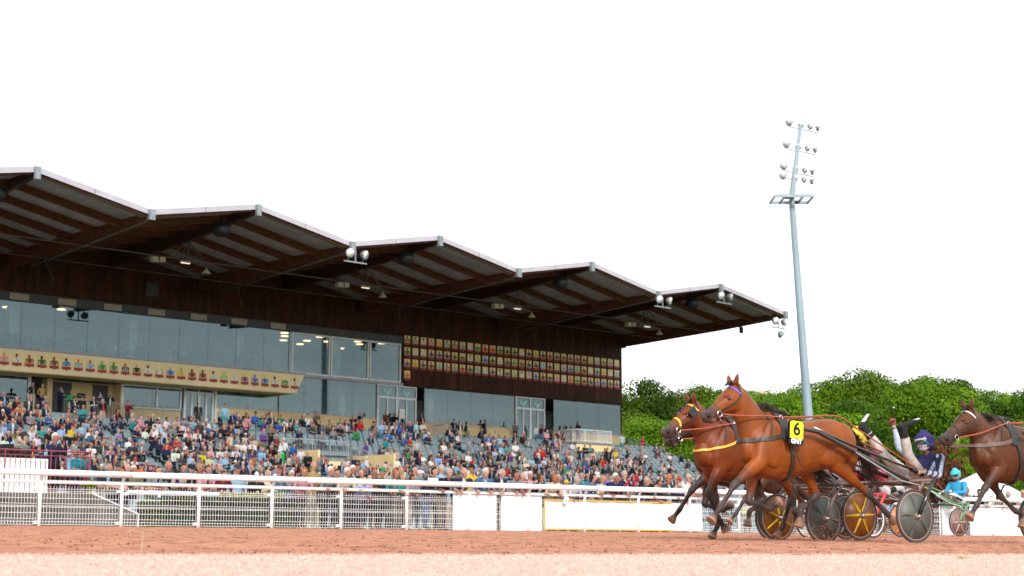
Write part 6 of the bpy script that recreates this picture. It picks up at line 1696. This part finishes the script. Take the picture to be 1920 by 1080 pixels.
        m = MB(); m.prism([(x, y, .001) for x, y in rrect(-.102, -.068, .102, .148, .038, (1,1,0,0))], (0, 0, .003), M['yellow']); m.build('yellow_panel', pl)
        tmx = text_mesh('6', .225, .002, .004); tmx.materials.append(M['black']); o = put(tmx, 'numeral', pl, (0.0, .042, .0062))
        tmx = text_mesh('GNT', .078, .002, .004); tmx.materials.append(M['paper']); o = put(tmx, 'lettering', pl, (0, -.108, .003))
    return H, bvh
bay, redbay, darkbay = (.27, .064, .006), (.20, .040, .008), (.105, .033, .010)
mA, iA = horse_mesh('body', PA, bay, (.040, .028, .026))
mB, iB = horse_mesh('body', PB, redbay, (.035, .024, .022))
mC, iC = horse_mesh('body', PC, (.06, .028, .018), (.02, .015, .014), muzzle=(.04, .03, .03))
mD, iD = horse_mesh('body', PD, darkbay, (.035, .028, .030), muzzle=(.06, .04, .035))
OA, OB, OC, OD = org(4.65, 21.67, .14), org(4.30, 23.35, .19), org(4.54, 25.47, .22), org(7.20+.663, 22.4+.447, .155)
OE, OF, OG = org(10.45, 41.17, .44), org(6.057, 30.67, .297), org(7.62, 35.17, .36)
HAo, _ = horse('bright bay trotter wearing the yellow number 6 plate and a blue browband', OA, mA, iA, number=6, rein_end={1: (-.66, .28, .98), -1: (-.75, -.2, 1.15)}, brow=paint((.12, .10, .62)))
# cord with a tan ear plug trailing behind the poll
m = MB(); m.tube([(2.17, .05, 1.93), (2.08, .08, 1.90), (2.0, .10, 1.885), (1.93, .10, 1.875)], .004, M['paper'], 4); m.ball((1.90, .10, 1.865), (.05, .03, .033), paint((.42, .33, .18)), 10, 8); m.build('ear_plug', HAo, True)
horse('reddish bay trotter with yellow noseband, blinkers and yellow breast collar beside the number 6 horse', OB, mB, iB, blinkers=True, noseband=paint((.80, .52, .03)), brow=paint((.80, .52, .03)), breast=paint((.62, .42, .04)), bw=.032, rein_end={1: (-.52, .1, 1.13), -1: (-.52, -.1, 1.13)})
horse('dark trotter in a black neck cover almost hidden behind the yellow-nosebanded horse', OC, mC, iC, mane='hood', blinkers=True, rein_end={1: (-.4, .1, 1.1), -1: (-.4, -.1, 1.1)})
horse('dark brown trotter with a white browband cut by the right edge of the photo', OD, mD, iD, noseband=M['leather'], brow=paint((.62, .60, .58)), breast=paint((.11, .07, .06)), rein_end={1: (-.4, .1, 1.1), -1: (-.4, -.1, 1.1)})
horse('brown trotter of the turquoise driver, mostly hidden behind the near sulky', OE, mB, iB, rein_end={1: (-.4, .1, 1.1), -1: (-.4, -.1, 1.1)})
horse('dark brown trotter hidden behind the leading pair, third row of the field', OF, mC, iC, rein_end={1: (-.4, .1, 1.1), -1: (-.4, -.1, 1.1)})
horse('bay trotter hidden in the far rank of the field', OG, mA, iA, rein_end={1: (-.4, .1, 1.1), -1: (-.4, -.1, 1.1)})

# ------------------------------------------------------------------ sulkies
WR = .34
def wheel(parent, y, disc, spoke=None, style='vane', rim=None, rot=0.):
    W = root('wheel', (0, y, WR)); W.parent = parent; W.rotation_euler = (0, rot, 0)
    m = MB(); ring((0, 0, 0), WR-.016, .018, paint((.045, .038, .036), .8), m=m, seg=40, sub=8); m.build('tyre', W, True)
    m = MB(); ring((0, 0, 0), WR-.043, .013, rim or paint((.32, .20, .16), .5), m=m, seg=40, sub=6); m.build('rim', W, True)
    if disc is not None:
        m = MB(); n = 40; vs = [(0, .035, 0), (0, -.035, 0)]; fs = []
        for i in range(n):
            an = 2*math.pi*i/n; x, z = math.cos(an)*(WR-.045), math.sin(an)*(WR-.045)
            vs += [(x, .010, z), (x, -.010, z)]
        for i in range(n):
            a, b = 2+2*i, 2+2*((i+1) % n); fs += [(0, b, a), (1, a+1, b+1), (a, b, b+1, a+1)]
        m.add(vs, fs, disc); m.build('disc', W, True)
    m = MB(); m.tube([(0, -.06, 0), (0, -.05, 0), (0, .05, 0), (0, .06, 0)], [.02, .045, .045, .02], paint((.18, .10, .08), .5), 12); m.build('hub', W, True)
    n = 6 if style == 'spoke' else 5
    for k in range(n):
        an = 2*math.pi*(k+.25)/n; d = Vector((math.cos(an), 0, math.sin(an))); u = Vector((-math.sin(an), 0, math.cos(an)))
        m = MB()
        if style == 'spoke':
            for sgn in (-1, 1): m.add([d*.05 + u*.022 + Vector((0, sgn*.040, 0)), d*.05 - u*.022 + Vector((0, sgn*.040, 0)), d*.27 - u*.010 + Vector((0, sgn*.016, 0)), d*.27 + u*.010 + Vector((0, sgn*.016, 0)), d*.05 + Vector((0, sgn*.062, 0)), d*.27 + Vector((0, sgn*.028, 0))], [(0, 4, 5, 3), (4, 1, 2, 5), (0, 1, 4), (3, 5, 2), (0, 3, 2, 1)], spoke)
            m.build('spoke', W)
        else:
            m.add([d*.07 + Vector((0, .036, 0)), d*.29 + u*.045 + Vector((0, .012, 0)), d*.29 - u*.01 + Vector((0, .012, 0)), d*.20 + u*.02 + Vector((0, .045, 0))], [(0, 1, 3), (0, 3, 2), (3, 1, 2), (0, 2, 1)], spoke or disc)
            m.build('vane', W)
    return W
def sulky(origin, label, disc, spoke, style, tube, shaft, rim=None, fork=None, farshaft=True, strut=None):
    S = root('sulky', origin, HROT, label, 'sulky', 'sulkies of the race')
    wheel(S, .81, disc, spoke, style, rim, .3); wheel(S, -.81, disc, spoke, style, rim, .9)
    fm = fork or M['blackmetal']
    m = MB(); m.tube([(-.30, -.86, .80), (-.30, .86, .80)], .019, tube, 8); m.build('arch', S, True)
    for q in (-1, 1):
        for dy, mt in ((.80, fm), (.62, tube)):
            if dy == .80:
                m = MB(); m.tube([(-.33, q*.865, .82), (-.16, q*.875, .60), (0, q*.875, WR)], [.022, .024, .026], mt, 8); m.cyl((0, q*.90, WR), (0, q*.72, WR), .02, M['chrome'], 8); m.build('fork', S, True)
                m = MB(); m.tube([(-.30, q*.72, .80), (-.12, q*.745, .60), (0, q*.745, WR)], .016, tube, 8); m.build('fork', S, True)
        m = MB(); m.tube([(1.62, q*.37, 1.425), (1.24, q*.38, 1.385), (.4, q*.42, 1.07), (-.30, q*.45, .805), (-.95, q*.22, .80)], [.021, .027, .028, .026, .021], shaft, 10); m.build('shaft', S, True)
        m = MB(); m.tube([(1.28, q*.385, 1.425), (1.1, q*.39, 1.36), (.2, q*.36, 1.13), (-.50, q*.33, .965)], .018, shaft, 8); m.tube([(-.50, q*.33, .965), (-.72, q*.31, .90)], [.028, .030], M['black'], 8); m.tube([(1.30, q*.385, 1.432), (1.16, q*.39, 1.392)], .018, M['chrome'], 8); m.build('foot_bar', S, True)
        m = MB(); m.tube([(.66, q*.42, 1.165), (-.05, q*.55, .80), (-.22, q*.70, .74), (-.14, q*.77, .56), (-.02, q*.79, .40)], .0105, strut or M['steel'], 6); m.build('strut', S, True)
    m = MB(); m.tube([(-.95, -.22, .80), (-1.02, 0, .79), (-.95, .22, .80)], .019, shaft, 8); m.build('seat_bar', S, True)
    m = MB()
    P_ = [(-.80, .13), (-.86, .19), (-1.08, .21), (-1.16, .16), (-1.16, -.16), (-1.08, -.21), (-.86, -.19), (-.80, -.13)]
    m.prism([(x, y, .775) for x, y in P_], (0, 0, .045), M['pad']); m.build('seat', S)
    return S
greyD = MAT('grey_wheel_disc', (.055, .063, .055), (.09, .098, .086), rough=.5, scale=5)
darkD = MAT('dark_wheel_disc', (.02, .023, .023), (.04, .044, .04), rough=.45, scale=5)
ambD = MAT('amber_brown_wheel_disc', (.16, .045, .005), (.22, .07, .008), rough=.4, scale=4)
rusty = MAT('dusty_brown_tube', (.12, .072, .06), (.22, .14, .12), rough=.6, scale=12)
shine = MAT('black_gloss_shaft', (.008, .009, .010), rough=.12, spec=.9)
green = MAT('green_metallic_shaft', (.04, .20, .08), (.10, .30, .15), rough=.35, scale=6)
sulky(OA, 'near black-shafted sulky with grey disc wheels behind the number 6 horse', greyD, greyD, 'vane', rusty, shine)
sulky(OB, 'sulky with amber discs and bright yellow spokes', ambD, M['yellowspoke'], 'spoke', rusty, shine, fork=rusty)
sulky(OC, 'sulky with dark grey wheels behind the yellow-spoked one', darkD, paint((.30, .36, .40)), 'spoke', rusty, shine)
sulky(OD, 'sulky of the dark brown horse beyond the right edge', darkD, darkD, 'vane', rusty, shine)
sulky(OE, 'far sulky with green shafts under the turquoise driver', MAT('brown_disc', (.16, .09, .07), rough=.5), paint((.4, .3, .28)), 'spoke', green, green, fork=green, strut=paint((.45, .62, .48)))
sulky(OF, 'sulky with red frame and white-rimmed wheels half hidden behind the yellow one', None, paint((.30, .30, .30)), 'spoke', paint((.42, .05, .06)), paint((.42, .05, .06)), rim=paint((.75, .75, .72)), fork=paint((.55, .04, .06)))
sulky(OG, 'sulky with orange wheels half hidden behind the grey disc wheel', MAT('orange_disc', (.42, .16, .05), rough=.5), paint((.5, .22, .08)), 'spoke', rusty, rusty, fork=rusty)

# ------------------------------------------------------------------ drivers
def driver(origin, J, c, label, extra=None, glass=True, boots=True):
    B = figure(J, 1, 'short', False, 'long', 'long', helmet=True, boots=boots, bulk=1.14)
    me, ids = finish(B, .013, 2, None, 'driver', False, extra)
    recolour(me, ids, c)
    return put(me, 'driver', None, origin, HROT, label, 'person')
JA = dict(pelvis=(-.93, 0, .875), chest=(-1.17, 0, 1.05), neck=(-1.20, 0, 1.22), head=(-1.13, 0, 1.345), face=(1, .25, .12), shl=(-1.19, .21, 1.14), shr=(-1.15, -.20, 1.14),
          kl=(-.57, .21, 1.16), al=(-.42, .27, 1.54), tl=(-.70, .30, 1.63), kr=(-.60, -.22, 1.16), ar=(-.30, -.34, 1.58), tr=(-.44, -.36, 1.72),
          el=(-1.02, .33, .90), wl=(-.72, .31, .935), hdl=(1, 0, .1), er=(-.98, -.32, 1.30), wr=(-.91, -.33, 1.58), hdr=(.05, 0, 1), curl=1.3)
def exA(v, t):
    if t in ('shirt', 'sleeve'):
        co = v.co
        if co.y > .150 or t == 'sleeve' or co.y < -.18:
            u = .8*co.x + .6*co.z + 5
            return 'stripe' if (u*13) % 1 < .36 and co.y > 0 else 'sleeve'
        return 'shirt'
    if t == 'boot' and v.co.z > 1.625 and v.normal.z > .35: return 'peak'
    if t == 'skin' and v.co.z > 1.50 and v.co.y < -.2: return 'lip'
    return t
dA = driver(OA, JA, dict(shirt=(.035, .032, .11), sleeve=(.66, .78, .98), stripe=(.035, .032, .11), trous=(.68, .60, .56), shin=(.72, .66, .62), hair=(.045, .04, .17), peak=(.62, .64, .66), glass=(.06, .22, .20), mask=(.70, .62, .66), boot=(.03, .03, .032), skin=(.50, .26, .19)), 'driver leaning far back in navy and light blue with navy helmet and raised legs', exA)
m = MB(); m.tube([(-.91, -.33, 1.60), (-.90, -.33, 1.70), (-.905, -.32, 1.83)], [.010, .009, .009], M['black'], 6); m.ball((-.905, -.32, 1.84), .016, M['chrome'], 8, 6)
o = m.build('whip'); o.location = OA; o.rotation_euler = (0, 0, HROT); tag(o, 'short black whip with a metal cap held up by the navy driver', 'whip')
JB = dict(pelvis=(-1.12, 0, .90), chest=(-1.02, 0, 1.16), neck=(-.94, 0, 1.34), head=(-.865, 0, 1.465), face=(1, .2, -.1), kl=(-.66, .22, 1.05), al=(-.26, .34, .98), tl=(-.12, .35, 1.07), kr=(-.66, -.22, 1.05), ar=(-.26, -.34, .98), tr=(-.12, -.35, 1.07),
          el=(-.80, .28, 1.08), wl=(-.54, .11, 1.12), er=(-.80, -.28, 1.08), wr=(-.54, -.11, 1.12), curl=1.4)
JE = dict(pelvis=(-.97, 0, .90), chest=(-.97, 0, 1.20), neck=(-.95, 0, 1.40), head=(-.90, 0, 1.535), face=(1, .5, -.05), kl=(-.50, .22, 1.02), al=(-.10, .34, .95), tl=(.04, .35, 1.05), kr=(-.50, -.22, 1.02), ar=(-.10, -.34, .95), tr=(.04, -.35, 1.05),
          el=(-.88, .29, 1.10), wl=(-.62, .09, 1.10), er=(-.80, -.29, 1.08), wr=(-.55, -.06, 1.10), curl=1.4)
def exB(v, t):
    if t == 'shirt' and v.co.z < 1.02: return 'inner'
    return t
driver(OB, JB, dict(shirt=(.15, .045, .05), sleeve=(.15, .045, .05), inner=(.72, .66, .66), trous=(.55, .03, .05), shin=(.5, .42, .40), hair=(.75, .62, .06), peak=(.08, .06, .05), glass=(.25, .12, .02), mask=(.20, .10, .07), boot=(.03, .03, .03)), 'crouching driver in maroon with a yellow helmet on the yellow-spoked sulky', exB)
driver(OE, JE, dict(shirt=(.06, .46, .78), sleeve=(.06, .46, .78), trous=(.72, .72, .74), shin=(.70, .68, .70), hair=(.10, .62, .68), peak=(.10, .62, .68), glass=(.04, .01, .05), mask=(.52, .24, .18), boot=(.2, .1, .07), skin=(.20, .10, .04)), 'driver in turquoise with a turquoise helmet on the green sulky')
cF = dict(shirt=(.60, .08, .20), sleeve=(.70, .70, .72), trous=(.70, .70, .72), hair=(.5, .05, .07), mask=(.5, .25, .18))
driver(OF, JB, cF, 'driver in pink and white on the red-framed sulky')
driver(OC, JB, dict(shirt=(.08, .06, .30), sleeve=(.72, .72, .75), trous=(.68, .64, .62), hair=(.05, .05, .2), mask=(.5, .25, .18)), 'driver in violet and white on the dark-wheeled sulky behind the number 6 horse')
driver(OG, JB, dict(shirt=(.3, .3, .3), trous=(.6, .6, .6), hair=(.6, .6, .6), mask=(.5, .25, .18)), 'driver in grey on the orange-wheeled sulky in the far rank')
driver(OD, JE, dict(shirt=(.4, .05, .05), trous=(.7, .7, .7), hair=(.6, .6, .6), mask=(.5, .25, .18)), 'driver in red beyond the right edge behind the dark brown horse')

# ------------------------------------------------------------------ dirt thrown up behind the hooves and wheels
r_ = np.random.RandomState(31); P_ = []
for (o, x0, x1, y, n_, h, zz_) in [(OA, -.5, .25, -.75, 420, .32, 0), (OA, .6, 1.5, -.1, 160, .25, 0), (OB, .8, 1.1, .2, 50, .15, 0), (OB, -.6, .1, .7, 90, .25, 0), (OC, -.7, 0, .8, 200, .3, 0), (OA, -.9, -.2, .75, 60, .12, 0), (OF, -1, 1.5, .6, 90, .3, 0)]:
    for i in range(n_):
        x = r_.uniform(x0, x1); p = o + HE*x + HNv*(y + r_.normal()*.12); z = r_.rand()**2.2*h; P_.append((p.dot(TE), p.dot(TN), gz(p.dot(TN)) + .01 + z))
P_ = np.array(P_); scatter('flying_dirt', P_, r_.uniform(.003, .011, len(P_))*(1 + (r_.rand(len(P_)) > .95)), [paint((.34, .11, .07)), paint((.20, .08, .055))], [.7, .3], 12, .8, kind='stuff', label='red dirt thrown up behind hooves and sulky wheels', cat='dirt')
for sc_ in [s_ for s_ in bpy.data.scenes if s_ is not SC]: bpy.data.scenes.remove(sc_)
